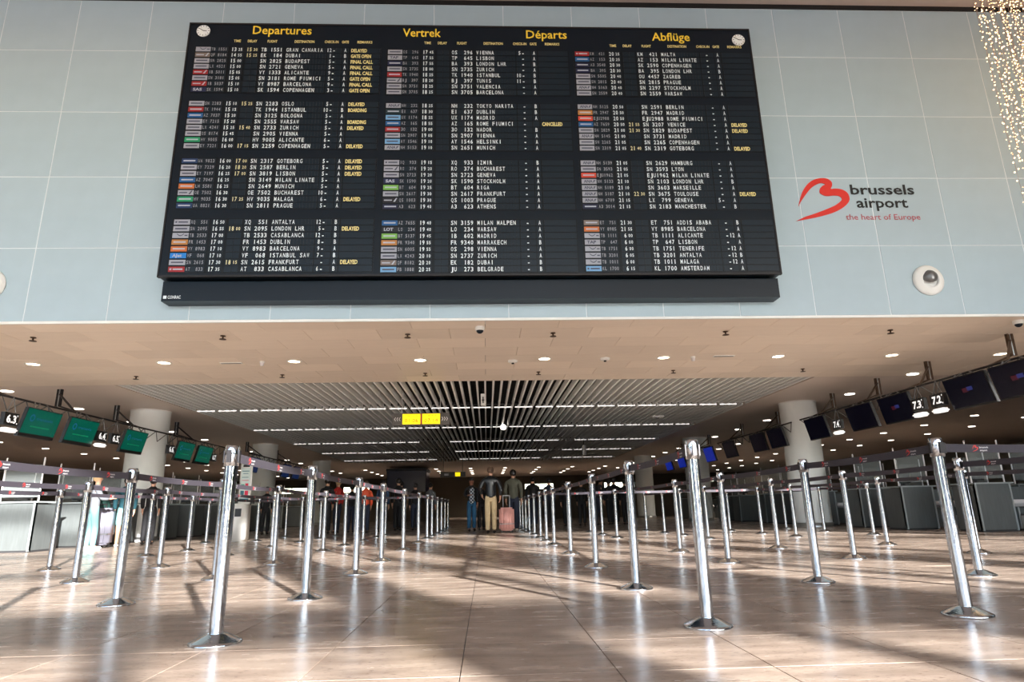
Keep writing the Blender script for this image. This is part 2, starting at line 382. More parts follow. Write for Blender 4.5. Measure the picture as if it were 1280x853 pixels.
# low ceiling
ce = empty('ceiling', (0, 0, 0)); ce['kind'] = 'structure'
b = MB()
b.box(-46, -14.26, YW+0.0, 15.12, ZC, ZC+0.12); b.box(13.64, 46, YW, 15.12, ZC, ZC+0.12); b.box(13.0, 13.64, YW+0.03, 15.12, ZC+0.004, ZC+0.03)
b.box(-46, -8.76, 15.12, 63, ZC, ZC+0.12); b.box(8.12, 46, 15.12, 63, ZC, ZC+0.12); b.box(-8.76, 8.12, 41.6, 63, ZC, ZC+0.12)
b.build('ceiling_slab', M['ceil'], ce)
b = MB(); b.box(-14.3, 13.64, YW+0.03, 15.12, ZC+0.031, ZC+0.12); b.build('ceiling_backing', M['bed'], ce)
b = MB(); b.box(-8.9, 8.3, 15.0, 41.7, 4.55, 4.65); b.box(-8.9, -8.76, 15, 41.7, ZC+.1, 4.55); b.box(8.12, 8.3, 15, 41.7, ZC+.1, 4.55); b.box(-8.9, 8.3, 15, 15.12, ZC+.1, 4.55); b.box(-8.9, 8.3, 41.6, 41.7, ZC+.1, 4.55)
b.build('plenum', M['plenum'], ce)
PX = 1.24
for r in range(8):
    y0 = 10.03 if r == 0 else 10.5 + (r-1)*0.66; y1 = 10.5 + r*0.66
    g = 0.003; pm = MB(); h = y1-y0
    pm.add([(g,g,.03),(PX-g,g,.03),(PX-g,h-g,.03),(g,h-g,.03),(g,g,.002),(PX-g,g,.002),(PX-g,h-g,.002),(g,h-g,.002),(g+.002,g+.002,0),(PX-g-.002,g+.002,0),(PX-g-.002,h-g-.002,0),(g+.002,h-g-.002,0)],
           [(4,5,1,0),(5,6,2,1),(6,7,3,2),(7,4,0,3),(8,9,5,4),(9,10,6,5),(10,11,7,6),(11,8,4,7),(11,10,9,8)])
    me = pm.mesh('ceiling_panel'); me.materials.append(M['soffit'])
    for k in range(22 + (r % 2)):
        if r % 2 and k == 22: continue
        link('ceiling_panel', me, None, ce, (-13.64 + (k - 0.5*(r % 2))*PX, y0, ZC - random.uniform(0, 0.0015)))
segs = [(15.12, 19.22), (19.5, 24.02), (24.3, 29.2), (29.5, 34.25), (34.55, 39.65), (39.95, 41.6)]
NS = 82; SP = (8.12+8.76)/NS
rest = MB()
for si, (y0, y1) in enumerate(segs):
    sm = MB(); sm.box(-0.022, 0.022, 0, y1-y0, 0, 0.16); me = sm.mesh('slat'); me.materials.append(M['slat'])
    for k in range(NS):
        x = -8.76 + (k+0.5)*SP
        if si < 3: link('slat', me, None, ce, (x, y0, ZC))
        else: rest.box(x-0.022, x+0.022, y0, y1, ZC, ZC+0.16)
o = rest.build('slat_field', M['slat'], ce); o['kind'] = 'stuff'
rr = MB()
for (y0, y1), (y2, y3) in zip(segs, segs[1:]): rr.box(-8.76, 8.12, y1+0.04, y2-0.04, ZC+0.1, ZC+0.16)
rr.build('cross_rail', M['dark'], ce)

# far wall with openings to daylight, side returns
fw_ = MB(); YB = 62.0
ops = [(-29, -26), (-20, -16.5), (-13.5, -11), (3.6, 6.4), (11.2, 14.2), (19.5, 22), (23, 29), (31, 38)]
zz0, zz1 = 2.4, 2.98
fw_.box(-46, 46, YB, YB+0.3, 0, zz0); fw_.box(-46, 46, YB, YB+0.3, zz1, ZC)
xs = [-46] + [v for p in ops for v in p] + [46]
for i in range(0, len(xs), 2): fw_.box(xs[i], xs[i+1], YB, YB+0.3, zz0, zz1)
wb_ = fw_.build('wall_back', M['darkwall']); tag(wb_, kind='structure')
for n, (x0, x1) in enumerate(ops):
    w = MB(); t = 0.05
    w.box(x0, x1, YB-0.02, YB+0.2, zz0, zz0+t); w.box(x0, x1, YB-0.02, YB+0.2, zz1-t, zz1); w.box(x0, x0+t, YB-0.02, YB+0.2, zz0, zz1); w.box(x1-t, x1, YB-0.02, YB+0.2, zz0, zz1)
    w.box((x0+x1)/2-0.03, (x0+x1)/2+0.03, YB, YB+0.1, zz0, zz1)
    wo_ = w.build('window_%d' % (n+1), M['dark']); tag(wo_, kind='structure')
    p = MB(); p.box(x0+t, x1-t, YB+0.1, YB+0.12, zz0+t, zz1-t); p.build('pane', M['windowglass'], wo_)

# columns
def column(x, y, lab):
    t = empty('column', (x, y, 0)); tag(t, lab, 'column', 'round white columns')
    m = MB(); m.lathe([(0.53, 0.12), (0.53, ZC)], 40); m.build('shaft', M['column'], t)
    m = MB(); m.lathe([(0.56, 0.0), (0.56, 0.12), (0.53, 0.12)], 40); m.build('plinth', M['steel'], t)
    m = MB(); m.lathe([(0.53, ZC-0.035), (0.545, ZC-0.03), (0.545, ZC)], 40); m.build('ceiling_collar', M['white'], t)
for sx, sn in ((-9.92, 'left'), (9.62, 'right')):
    for yy, nn in ((19.2, 'nearest'), (29.3, 'second'), (39.4, 'third')):
        column(sx, yy, '%s round white column carrying the low ceiling on the %s side' % (nn, sn))

# ================================================================ DEPARTURE BOARD
YBF = 9.6
bd = empty('departure_board', (-0.14, 9.8, 3.93))
tag(bd, 'huge black split-flap departure board mounted on the pale panelled wall', 'board')
def bbuild(m, name, mt, parent=bd):
    o = m.build(name, mt, parent)
    # geometry is written in world coordinates; take the parents' place out
    off = Vector((0, 0, 0)); p = parent
    while p: off += p.location; p = p.parent
    o.data.transform(Matrix.Translation(-off)); return o
m = MB(); x0, x1, z0, z1 = -5.12, 4.84, 4.31, 9.04
m.box(x0, x1, YBF, YW, z0, z1)
bbuild(m, 'casing', M['boardblack'])
m = MB(); m.box(x0-0.012, x1+0.012, YBF-0.012, YBF+0.05, z0-0.012, z0+0.02); m.box(x0-0.012, x1+0.012, YBF-0.012, YBF+0.05, z1-0.02, z1+0.012)
m.box(x0-0.012, x0+0.012, YBF-0.012, YBF+0.05, z0, z1); m.box(x1-0.012, x1+0.012, YBF-0.012, YBF+0.05, z0, z1)
bbuild(m, 'edge_trim', M['dark'])
m = MB(); m.box(-5.10, 4.84, 9.74, YW, 3.95, 4.28); ap = bbuild(m, 'lower_fascia', M['boardblack'])
m = MB(); put_text(m, 'CONRAC', (-5.0, 9.735, 3.99), (1, 0, 0), (0, 0, 1), height=0.05, width=0.2, bold=0.02)
m.box(-5.07, -5.02, 9.735, 9.74, 3.99, 4.04); bbuild(m, 'maker_plate', M['whitetext'])
YT = YBF - 0.02
m = MB()
for s_, xa, xb, zb in (('Departures', -4.03, -3.01, 8.815), ('Vertrek', -1.41, -0.74, 8.795), ('Départs', 0.78, 1.51, 8.785), ('Abflüge', 3.05, 3.74, 8.765)):
    m = MB(); put_text(m, s_, (xa, YBF-0.006, zb+0.018), (1, 0, 0), (0, 0, 1), width=xb-xa, height=0.165, bold=0.012)
    bbuild(m, 'title_lettering', M['yellowtext'])
BX = [-4.97, -1.66, 1.64]
for bx in BX:
    for s_, xa, xb in (('TIME', .63, .75), ('DELAY', .87, 1.03), ('FLIGHT', 1.21, 1.38), ('DESTINATION', 1.68, 2.02), ('CHECK-IN', 2.2, 2.44), ('GATE', 2.5, 2.62), ('REMARKS', 2.77, 3.03)):
        m = MB(); put_text(m, s_, (bx+xa, YBF-0.006, 8.658 - (0.02 if bx > 1 else 0)), (1, 0, 0), (0, 0, 1), width=xb-xa, height=0.05, bold=0.02)
        bbuild(m, 'heading_lettering', M['ambertext'])
for cx, cz in ((-4.88, 8.88), (4.63, 8.81)):
    m = MB()
    ring = [(0.115*math.cos(i*PI/18), 0.115*math.sin(i*PI/18)) for i in range(36)]
    m.poly([(cx+a_, YBF-0.015, cz+b_) for a_, b_ in ring], 0.015, (0, 1, 0)); ck = bbuild(m, 'clock', M['clockface'])
    m = MB()
    def hand(ang, ln, w):
        s_, c_ = math.sin(ang), math.cos(ang)
        m.poly([(cx - c_*w, YBF-0.02, cz + s_*w), (cx + s_*ln - c_*w*.6, YBF-0.02, cz + c_*ln + s_*w*.6), (cx + s_*ln + c_*w*.6, YBF-0.02, cz + c_*ln - s_*w*.6), (cx + c_*w, YBF-0.02, cz - s_*w)], 0.004, (0, 1, 0))
    hand(math.radians(94), 0.06, 0.006); hand(math.radians(303), 0.098, 0.005)
    for i in range(12):
        ang = i*PI/6; s_, c_ = math.sin(ang), math.cos(ang)
        m.poly([(cx + s_*.085 - c_*.004, YBF-0.019, cz + c_*.085 + s_*.004), (cx + s_*.105 - c_*.004, YBF-0.019, cz + c_*.105 + s_*.004), (cx + s_*.105 + c_*.004, YBF-0.019, cz + c_*.105 - s_*.004), (cx + s_*.085 + c_*.004, YBF-0.019, cz + c_*.085 - s_*.004)], 0.003, (0, 1, 0))
    bbuild(m, 'clock_hands', M['inklogo'], ck)

W_, G_, R_, N_, B_, GN, OR, LM, LB = (152, 156, 168), (118, 106, 100), (150, 32, 38), (16, 28, 66), (16, 84, 140), (20, 140, 96), (190, 104, 50), (112, 170, 76), (110, 160, 204)
TD = {'TB': (W_, 'smile'), 'SN': (W_, 'bar'), 'LX': (W_, 'bar'), 'QF': (G_, 'tail'), 'IB': (R_, 'slash'), 'SK': (N_, 'SAS'), 'TK': (R_, 'bar'), 'AZ': (B_, 'bar'), 'EY': (W_, 'bar'), 'OS': (W_, 'bar'), 'HV': (GN, 'bar'), 'UA': ((14, 48, 92), 'bar'),
      'LH': (OR, 'bar'), 'OE': (W_, 'tail'), 'XQ': (W_, 'dotbar'), 'FR': ((176, 120, 60), 'bar'), 'VY': (OR, 'redtop'), 'VF': ((20, 120, 200), 'AJet'), 'AT': (R_, 'dotbar'), 'TP': (W_, 'TAP'), 'BA': (N_, 'bar'), 'BJ': (W_, 'tail'), 'NH': (W_, 'ANA'),
      'EI': ((10, 44, 54), 'bar'), 'UX': (LB, 'bar'), '3O': (R_, 'bar'), 'AY': (LB, 'bar'), 'RO': (W_, 'tail'), 'BT': (LM, 'bar'), 'A3': ((12, 20, 56), 'bar'), 'LO': ((18, 26, 34), 'LOT'), 'JU': (LB, 'bar'), 'KM': (R_, 'dotbar'), 'QS': ((20, 22, 34), 'tail'),
      'EJU': ((206, 70, 50), 'bar'), 'KL': (LB, 'dotbar'), 'ET': (G_, 'bar')}
DATA = [
# block, section : tile|codeshare|time|delay|flight|destination|check-in|gate|remark
["TB|TB 1551|13 25|15 30|TB 1551|GRAN CANARIA|12-|A|DELAYED", "QF|QF 8184|14 55|15 25|EK  184|DUBAI| 1-|B|GATE OPEN", "SN|SN 2825|15 00||SN 2825|BUDAPEST| 5-|A|FINAL CALL", "LX|LX 4521|15 00||SN 2721|GENEVA| 5-|A|FINAL CALL",
 "IB|IB 5011|15 05||VY 1333|ALICANTE| 9-|A|FINAL CALL", "SN|SN 3181|15 05||SN 3181|ROME FIUMICI| 5-|A|GATE OPEN", "IB|IB 5037|15 10||VY 8987|BARCELONA| 9-|A|FINAL CALL", "SK|SK 1594|15 10||SK 1594|COPENHAGEN| 3-|A|GATE OPEN"],
["SN|SN 2283|15 10|15 25|SN 2283|OSLO| 5-|A|DELAYED", "TK|TK 1944|15 15||TK 1944|ISTANBUL|10-|B|BOARDING", "AZ|AZ 7037|15 20||SN 3125|BOLOGNA| 5-|A|", "EY|EY 7215|15 20||SN 2555|WARSAW| 5-|A|BOARDING",
 "LX|LX 4241|15 25|15 40|SN 2733|ZURICH| 5-|A|DELAYED", "OS|OS 8174|15 45||SN 2905|VIENNA| 5-|A|", "HV|HV 9005|16 00||HV 9005|ALICANTE| 6-|A|", "EY|EY 7221|16 00|17 15|SN 2259|COPENHAGEN| 5-|A|DELAYED"],
["UA|UA 9823|16 00|17 00|SN 2317|GOTEBORG| 5-|A|DELAYED", "EY|EY 7229|16 20|18 20|SN 2587|BERLIN| 5-|A|DELAYED", "EY|EY 7197|16 25|17 00|SN 3819|LISBON| 5-|A|DELAYED", "AZ|AZ 7047|16 25||SN 3149|MILAN LINATE| 5-|A|",
 "LH|LH 5581|16 25||SN 2649|MUNICH| 5-|A|", "OE|OE 7502|16 30||OE 7502|BUCHAREST|10-|A|", "HV|HV 9035|16 30|17 25|HV 9035|MALAGA| 6-|A|DELAYED", "UA|UA 8821|16 30||SN 2811|PRAGUE| 5-|A|"],
["XQ|XQ  551|16 50||XQ  551|ANTALYA|12-|B|", "SN|SN 2095|16 55|18 00|SN 2095|LONDON LHR| 5-|B|DELAYED", "TB|TB 2533|17 00||TB 2533|CASABLANCA|12-|B|", "FR|FR 1453|17 00||FR 1453|DUBLIN| 8-|B|",
 "VY|VY 8983|17 10||VY 8983|BARCELONA| 9-|A|", "VF|VF  068|17 10||VF  068|ISTANBUL SAW| 7-|B|", "SN|SN 2615|17 30|18 15|SN 2615|FRANKFURT|  -|A|DELAYED", "AT|AT  833|17 35||AT  833|CASABLANCA| 6-|B|"],
["OS|OS  296|17 45||OS  296|VIENNA| 5-|A|", "TP|TP  645|17 55||TP  645|LISBON|  -|A|", "BA|BA  393|17 55||BA  393|LONDON LHR|  -|B|", "SN|SN 2735|18 00||SN 2735|ZURICH|  -|A|",
 "TK|TK 1940|18 25||TK 1940|ISTANBUL|10-|B|", "BJ|BJ  397|18 20||BJ  397|TUNIS|11-|B|", "SN|SN 3751|18 25||SN 3751|VALENCIA|  -|A|", "SN|SN 3705|18 25||SN 3705|BARCELONA|  -|A|"],
["NH|NH  232|18 25||NH  232|TOKYO NARITA|  -|B|", "EI|EI  637|18 30||EI  637|DUBLIN|  -|B|", "UX|UX 1174|18 55||UX 1174|MADRID|  -|A|", "AZ|AZ  165|18 55||AZ  165|ROME FIUMICI|  -||CANCELLED",
 "3O|3O  132|19 00||3O  132|NADOR|  -|B|", "SN|SN 2907|19 05||SN 2907|VIENNA|  -|A|", "AY|AY 1546|19 10||AY 1546|HELSINKI|  -|A|", "NH|NH 5153|19 10||SN 2651|MUNICH|  -|A|"],
["XQ|XQ  933|19 15||XQ  933|IZMIR|  -|B|", "RO|RO  374|19 20||RO  374|BUCHAREST|  -|A|", "SN|SN 2723|19 20||SN 2723|GENEVA|  -|A|", "SK|SK 1590|19 20||SK 1590|STOCKHOLM|  -|A|",
 "BT|BT  604|19 25||BT  604|RIGA|  -|A|", "SN|SN 2617|19 30||SN 2617|FRANKFURT|  -|A|", "QS|QS 1003|19 30||QS 1003|PRAGUE|  -|A|", "A3|A3  623|19 40||A3  623|ATHENS|  -|A|"],
["AZ|AZ 7655|19 40||SN 3159|MILAN MALPEN|  -|A|", "LO|LO  234|19 40||LO  234|WARSAW|  -|A|", "BT|BT 5137|19 45||IB  602|MADRID|  -|A|", "FR|FR 9340|19 55||FR 9340|MARRAKECH|  -|B|",
 "SN|SN 6005|19 55||OS  298|VIENNA|  -|A|", "LX|LX 4243|20 10||SN 2737|ZURICH|  -|A|", "QF|QF 8182|20 20||EK  182|DUBAI|  -|B|", "JU|FB 1888|20 25||JU  273|BELGRADE|  -|B|"],
["KM|KM  421|20 25||KM  421|MALTA|  -|A|", "AZ|AZ  153|20 25||AZ  153|MILAN LINATE|  -|A|", "A3|A3 3548|20 30||SK 2590|COPENHAGEN|  -|A|", "BA|BA  395|20 30||BA  395|LONDON LHR|  -|B|",
 "SN|SN 5505|20 40||OU 4457|ZAGREB|  -|A|", "SN|SN 2815|20 40||SN 2815|PRAGUE|  -|A|", "NH|NH 5163|20 40||SN 2297|STOCKHOLM|  -|A|", "SN|SN 2559|20 40||SN 2559|WARSAW|  -|A|"],
["NH|NH 5125|20 50||SN 2591|BERLIN|  -|A|", "FR|FR 2947|20 50||FR 2947|MADRID|  -|A|", "EJU|EJU2988|20 50||EJU2988|ROME FIUMICI|  -|A|", "AZ|AZ 7659|20 50|21 55|SN 3207|VENICE|  -|A|DELAYED",
 "SN|SN 2829|21 00|21 30|SN 2829|BUDAPEST|  -|A|DELAYED", "NH|NH 5145|21 00||SN 3731|MADRID|  -|A|", "SN|SN 2265|21 05||SN 2265|COPENHAGEN|  -|A|", "SN|SN 2319|21 05|21 40|SN 2319|GOTEBORG|  -|A|DELAYED"],
["NH|NH 5139|21 05||SN 2629|HAMBURG|  -|A|", "SN|SN 3593|21 05||SN 3593|LYON|  -|A|", "EJU|EJU1962|21 05||EJU1962|MILAN LINATE|  -|A|", "NH|NH 5133|21 10||SN 2103|LONDON LHR|  -|B|",
 "NH|NH 5189|21 10||SN 3603|MARSEILLE|  -|A|", "NH|NH 5187|21 10|22 30|SN 3675|TOULOUSE|  -|A|DELAYED", "NH|NH 6709|21 15||LX  799|GENEVA| 5-|A|", "A3|A3 3014|21 15||SN 2183|MANCHESTER|  -|B|"],
["ET|ET  751|21 30||ET  751|ADDIS ABABA|  -|B|", "VY|VY 8985|21 55||VY 8985|BARCELONA|  -|A|", "TB|TB 1111| 6 00||TB 1111|ALICANTE|  -12|A|", "TP|TP  647| 6 00||TP  647|LISBON|  -|A|",
 "TB|TB 1751| 6 00||TB 1751|TENERIFE|  -12|A|", "TB|TB 3201| 6 05||TB 3201|ANTALYA|  -12|B|", "TB|TB 1011| 6 00||TB 1011|MALAGA|  -12|A|", "KL|KL 1700| 6 15||KL 1700|AMSTERDAM|  -|A|"],
]
SZ = [8.505, 7.425, 6.335, 5.235]      # centre height of each section's first row
FH = 0.072
for bi in range(3):
    for si in range(4):
        bx = BX[bi]; zc0 = SZ[si] - (0.0 if bi == 0 else 0.02)
        rp = 0.1155
        m = MB(); m.box(bx-0.03, bx+3.19, YBF-0.004, YBF, zc0-7.5*rp-0.01, zc0+0.5*rp+0.01); fm = bbuild(m, 'flap_module', M['flapedge'])
        for ri, row in enumerate(DATA[bi*4+si]):
            tl, cs, tm_, dl, fn, de, ck_, gt, rm = row.split('|')
            zc = zc0 - ri*rp; zb = zc - FH/2
            m = MB()
            y_ = YBF-0.010; hh = rp*0.42
            m.box(bx-.01, bx+3.18, YBF-.006, YBF-.004, zc-rp*.48, zc+rp*.48)
            fr = bbuild(m, 'flap_row', M['flapedge'], fm); m = MB()
            m.box(bx+.255, bx+.545, y_, YBF-.004, zc-hh, zc+hh)
            for xa, xb in ((.60, .70), (.71, .81), (.86, .96), (.97, 1.07), (2.52, 2.62)): m.box(bx+xa, bx+xb, y_, YBF-.004, zc-hh, zc+hh)
            for i in range(7): m.box(bx+1.115+i*.0535, bx+1.115+i*.0535+.048, y_, YBF-.004, zc-hh, zc+hh)
            for i in range(13): m.box(bx+1.545+i*.0535, bx+1.545+i*.0535+.048, y_, YBF-.004, zc-hh, zc+hh)
            for xa, xb in ((2.26, 2.36), (2.37, 2.41), (2.415, 2.50)): m.box(bx+xa, bx+xb, y_, YBF-.004, zc-hh, zc+hh)
            m.box(bx+2.65, bx+3.17, y_, YBF-.004, zc-hh, zc+hh)
            bbuild(m, 'flap_field', M['flap'], fm)['kind'] = 'stuff'
            y2 = YBF-0.0125
            m = MB(); mono(m, tm_[:2], bx+.605, zb, y2, .047, FH, .016); mono(m, tm_[3:], bx+.722, zb+.008, y2, .038, FH*.75, .014); bbuild(m, 'time_lettering', M['whitetext'], fm)
            m = MB(); mono(m, fn, bx+1.112, zb, y2, .0535, FH, .012); bbuild(m, 'flight_lettering', M['whitetext'], fm)
            m = MB(); mono(m, de, bx+1.542, zb, y2, .0535, FH, .012); bbuild(m, 'destination_lettering', M['whitetext'], fm)
            m = MB(); mono(m, (ck_+'     ')[:2], bx+2.245, zb, y2, .045, FH, .012); mono(m, '-', bx+2.35, zb, y2, .045, FH, .03); mono(m, ck_[3:], bx+2.41, zb, y2, .045, FH, .012); bbuild(m, 'check_in_lettering', M['whitetext'], fm)
            if gt: m = MB(); mono(m, gt, bx+2.545, zb, y2, .05, FH, .014); bbuild(m, 'gate_lettering', M['whitetext'], fm)
            m = MB(); mono(m, cs, bx+.262, zb+.008, y2, .039, FH*.8, .01); bbuild(m, 'codeshare_lettering', M['greytext'], fm)
            if dl:
                m = MB(); mono(m, dl[:2], bx+.865, zb, y2, .047, FH, .016); mono(m, dl[3:], bx+.982, zb+.008, y2, .038, FH*.75, .014); bbuild(m, 'delay_lettering', M['delaytext'], fm)
            if rm:
                m = MB(); put_text(m, rm, (bx+2.67, y2, zb), (1, 0, 0), (0, 0, 1), width=.037*len(rm)+.015, height=FH*.92, bold=.03); bbuild(m, 'remark_lettering', M['ambertext'], fm)
            rgb, st = TD[tl]; m = MB(); m.box(bx, bx+.25, YBF-.012, YBF-.004, zc-.044, zc+.044); at_ = bbuild(m, 'airline_tile', tilemat(rgb), fm)
            m = MB(); dk = sum(rgb) > 360; y3 = YBF-.014
            if st in ('SAS', 'AJet', 'TAP', 'ANA', 'LOT'):
                put_text(m, st, (bx+.035, y3, zc-.024), (1, 0, 0), (0, 0, 1), width=.15, height=.05, bold=.035)
                if st == 'ANA': m.add([(bx+.19, y3, zc-.024), (bx+.205, y3, zc-.024), (bx+.235, y3, zc+.028), (bx+.2, y3, zc+.02)], [(0, 1, 2, 3)])
            elif st == 'smile':
                m.add([(bx+.07+i*.012, y3, zc+.02-.035*math.sin(i*PI/9)) for i in range(10)] + [(bx+.07+i*.012, y3, zc+.035-.035*math.sin(i*PI/9)) for i in range(10)], [(i, i+1, 11+i, 10+i) for i in range(9)])
                m.add([(bx+.19, y3, zc-.012), (bx+.235, y3, zc-.012), (bx+.235, y3, zc+.008), (bx+.19, y3, zc+.008)], [(0, 1, 2, 3)])
            elif st == 'tail' or st == 'slash':
                m.add([(bx+.17, y3, zc-.03), (bx+.2, y3, zc-.03), (bx+.235, y3, zc+.036), (bx+.215, y3, zc+.036)], [(0, 1, 2, 3)]); m.add([(bx+.02, y3, zc-.012), (bx+.15, y3, zc-.012), (bx+.15, y3, zc+.008), (bx+.02, y3, zc+.008)], [(0, 1, 2, 3)])
            else:
                xa = .07 if st == 'dotbar' else .03
                m.add([(bx+xa, y3, zc-.012), (bx+.22, y3, zc-.012), (bx+.22, y3, zc+.012), (bx+xa, y3, zc+.012)], [(0, 1, 2, 3)])
                if st == 'dotbar': m.add([(bx+.02, y3, zc-.015), (bx+.05, y3, zc-.015), (bx+.05, y3, zc+.015), (bx+.02, y3, zc+.015)], [(0, 1, 2, 3)])
            bbuild(m, 'tile_print', tilemat((72, 74, 92)) if dk else tilemat((170, 176, 190)), fm)

# ================================================================ WALL LOGO AND NOZZLES
def smooth_pts(p, n=4):
    o = []; k = len(p)
    for i in range(k-1):
        a_, b_, c_, d_ = p[max(i-1, 0)], p[i], p[i+1], p[min(i+2, k-1)]
        for j in range(n):
            t = j/n
            o.append(tuple(0.5*((2*b_[q]) + (-a_[q]+c_[q])*t + (2*a_[q]-5*b_[q]+4*c_[q]-d_[q])*t*t + (-a_[q]+3*b_[q]-3*c_[q]+d_[q])*t**3) for q in (0, 1)))
    o.append(p[-1]); return o
LO = [(5.51,5.71),(5.56,5.86),(5.63,6.01),(5.74,6.15),(5.86,6.23),(5.99,6.26),(6.1,6.25),(6.17,6.19),(6.17,6.11),(6.14,6.05),(6.22,6.055),(6.33,6.04),(6.42,5.98),(6.45,5.88),(6.42,5.79),(6.31,5.69),(6.14,5.6),(5.92,5.53),(5.7,5.48),(5.43,5.43)]
LI = [(5.6,5.51),(5.78,5.57),(5.99,5.65),(6.17,5.73),(6.28,5.81),(6.31,5.86),(6.27,5.91),(6.17,5.92),(6.06,5.91),(5.98,5.93),(5.93,5.98),(5.95,6.06),(6.0,6.11),(6.05,6.14),(5.98,6.165),(5.88,6.13),(5.77,6.05),(5.64,5.9),(5.55,5.78)]
HEART = smooth_pts(LO) + smooth_pts(LI)
def heart_mb(m, ox, oz, s, y, back):
    m.poly([(ox+(x-5.94)*s, y, oz+(z-5.84)*s) for x, z in HEART], back, (0, 1, 0))
lg = empty('airport_logo', (6.5, YW, 5.4)); tag(lg, 'red heart emblem with black and rose lettering on the wall right of the board', 'logo')
m = MB(); heart_mb(m, 5.94, 5.84, 1, YW-0.012, 0.012); bbuild(m, 'heart_emblem', M['redlogo'], lg)['label'] = 'red ribbon heart emblem'
m = MB(); put_text(m, 'brussels', (6.49, YW-0.006, 5.945), (1, 0, 0), (0, 0, 1), width=1.16, height=0.185, bold=0.02)
put_text(m, 'airport', (6.56, YW-0.006, 5.69), (1, 0, 0), (0, 0, 1), width=0.93, height=0.185, bold=0.02); bbuild(m, 'black_lettering', M['inklogo'], lg)['label'] = 'black lettering'
m = MB(); put_text(m, 'the heart of Europe', (6.33, YW-0.006, 5.455), (1, 0, 0), (0, 0, 1), width=1.34, height=0.105, bold=0.004); bbuild(m, 'rose_lettering', M['rosetext'], lg)['label'] = 'rose coloured lettering'
for x, z, s_ in ((7.58, 4.32, 'below the red heart logo'), (-7.98, 4.33, 'at the far left beside the board')):
    t = empty('air_nozzle', (x, YW-0.008, z)); tag(t, 'round white wall air nozzle, ' + s_, 'air nozzle', 'round wall air nozzles')
    q = MB(); q.lathe([(0.27, 0), (0.27, 0.02), (0.24, 0.05), (0.17, 0.075), (0.14, 0.08), (0.135, 0.03)], 36)
    o = q.build('cover_ring', M['white'], t); o.rotation_euler = (math.radians(90), 0, 0)
    q = MB(); q.lathe([(0.001, 0.10), (0.06, 0.085), (0.11, 0.045), (0.13, -0.005), (0.13, -0.02)][::-1], 28); o = q.build('nozzle_ball', M['metal'], t, (0, -0.05, 0.06)); o.rotation_euler = (math.radians(62), 0, math.radians(-8))

# ================================================================ BARRIER POSTS AND BELTS
PH = 1.07
post0 = empty('barrier_post', (0, 0, 0)); post0['category'] = 'barrier post'; post0['group'] = 'chrome queue barrier posts'
q = MB(); q.lathe([(0.136, 0), (0.139, 0.006), (0.136, 0.016), (0.127, 0.02), (0.06, 0.052), (0.046, 0.056)], 32); q.build('base', M['chrome'], post0)
q = MB(); q.lathe([(0.037, 0.05), (0.037, PH-0.12)], 24); q.build('tube', M['chrome'], post0)
q = MB(); q.lathe([(0.037, PH-0.12), (0.041, PH-0.118), (0.041, PH-0.012), (0.036, PH-0.002), (0.0, PH)], 24); hd = q.build('head', M['chrome'], post0)
q = MB(); q.box(-0.012, 0.012, 0.036, 0.052, PH-0.10, PH-0.03); q.box(-0.012, 0.012, -0.052, -0.036, PH-0.10, PH-0.03); q.box(0.036, 0.046, -0.012, 0.012, PH-0.10, PH-0.03); q.box(-0.046, -0.036, -0.012, 0.012, PH-0.10, PH-0.03); q.build('belt_slot', M['dark'], hd)
_belt = {}
def belt(p, qq, label, row):
    p = Vector((p[0], p[1], 0)); qv = Vector((qq[0], qq[1], 0)); d = qv-p; L = d.length - 0.1
    key = round(L, 1)
    if key not in _belt:
        Lk = key; n = 10; m = MB(); vs = []
        for i in range(n+1):
            x = Lk*i/n - Lk/2; z = -0.012*(1-(2*i/n-1)**2)
            vs += [(x, -0.0012, z-0.026), (x, -0.0012, z+0.026), (x, 0.0012, z+0.026), (x, 0.0012, z-0.026)]
        fs = []
        for i in range(n):
            for k in range(4): fs.append((4*i+k, 4*i+(k+1) % 4, 4*i+4+(k+1) % 4, 4*i+4+k))
        fs += [(0, 1, 2, 3), (4*n, 4*n+1, 4*n+2, 4*n+3)]
        m.add(vs, fs); web = m.mesh('webbing'); web.materials.append(M['belt'])
        r = MB(); w = MB()
        for f in (-0.36, -0.02, 0.32):
            x = f*Lk; z = -0.012*(1-(2*f)**2)
            for side in (-1, 1):
                r.poly([(x + side*((a_-5.94)*0.042), side*-0.0022 if side == 1 else 0.0022, z + (b_-5.84)*0.05) for a_, b_ in HEART[::3]], 0.0006, (0, side, 0))
                for s_, zz in (('brussels', 0.001), ('airport', -0.018)):
                    put_text(w, s_, (x + side*0.03, -0.0022*side, z+zz), (side, 0, 0), (0, 0, 1), height=0.0115, bold=0.01, width=0.06 if s_ == 'brussels' else 0.05)
        rm_ = r.mesh('red_print'); rm_.materials.append(M['redprint']); wm = w.mesh('white_print'); wm.materials.append(M['whiteprint'])
        c = MB(); 
        for s in (-1, 1): c.box(s*(Lk/2)-0.012, s*(Lk/2)+0.012, -0.008, 0.008, -0.033, 0.033)
        cm = c.mesh('belt_clip'); cm.materials.append(M['dark'])
        _belt[key] = (web, rm_, wm, cm)
    ms = _belt[key]; mid = (p+qv)/2
    o = empty('barrier_belt', (mid.x, mid.y, 1.005)); o.rotation_euler[2] = math.atan2(d.y, d.x); o.scale = (L/key, 1, 1)
    for nm, me in zip(('webbing', 'red_print', 'white_print', 'belt_clip'), ms): link(nm, me, None, o)
    tag(o, label, 'barrier belt', 'retractable barrier belts')
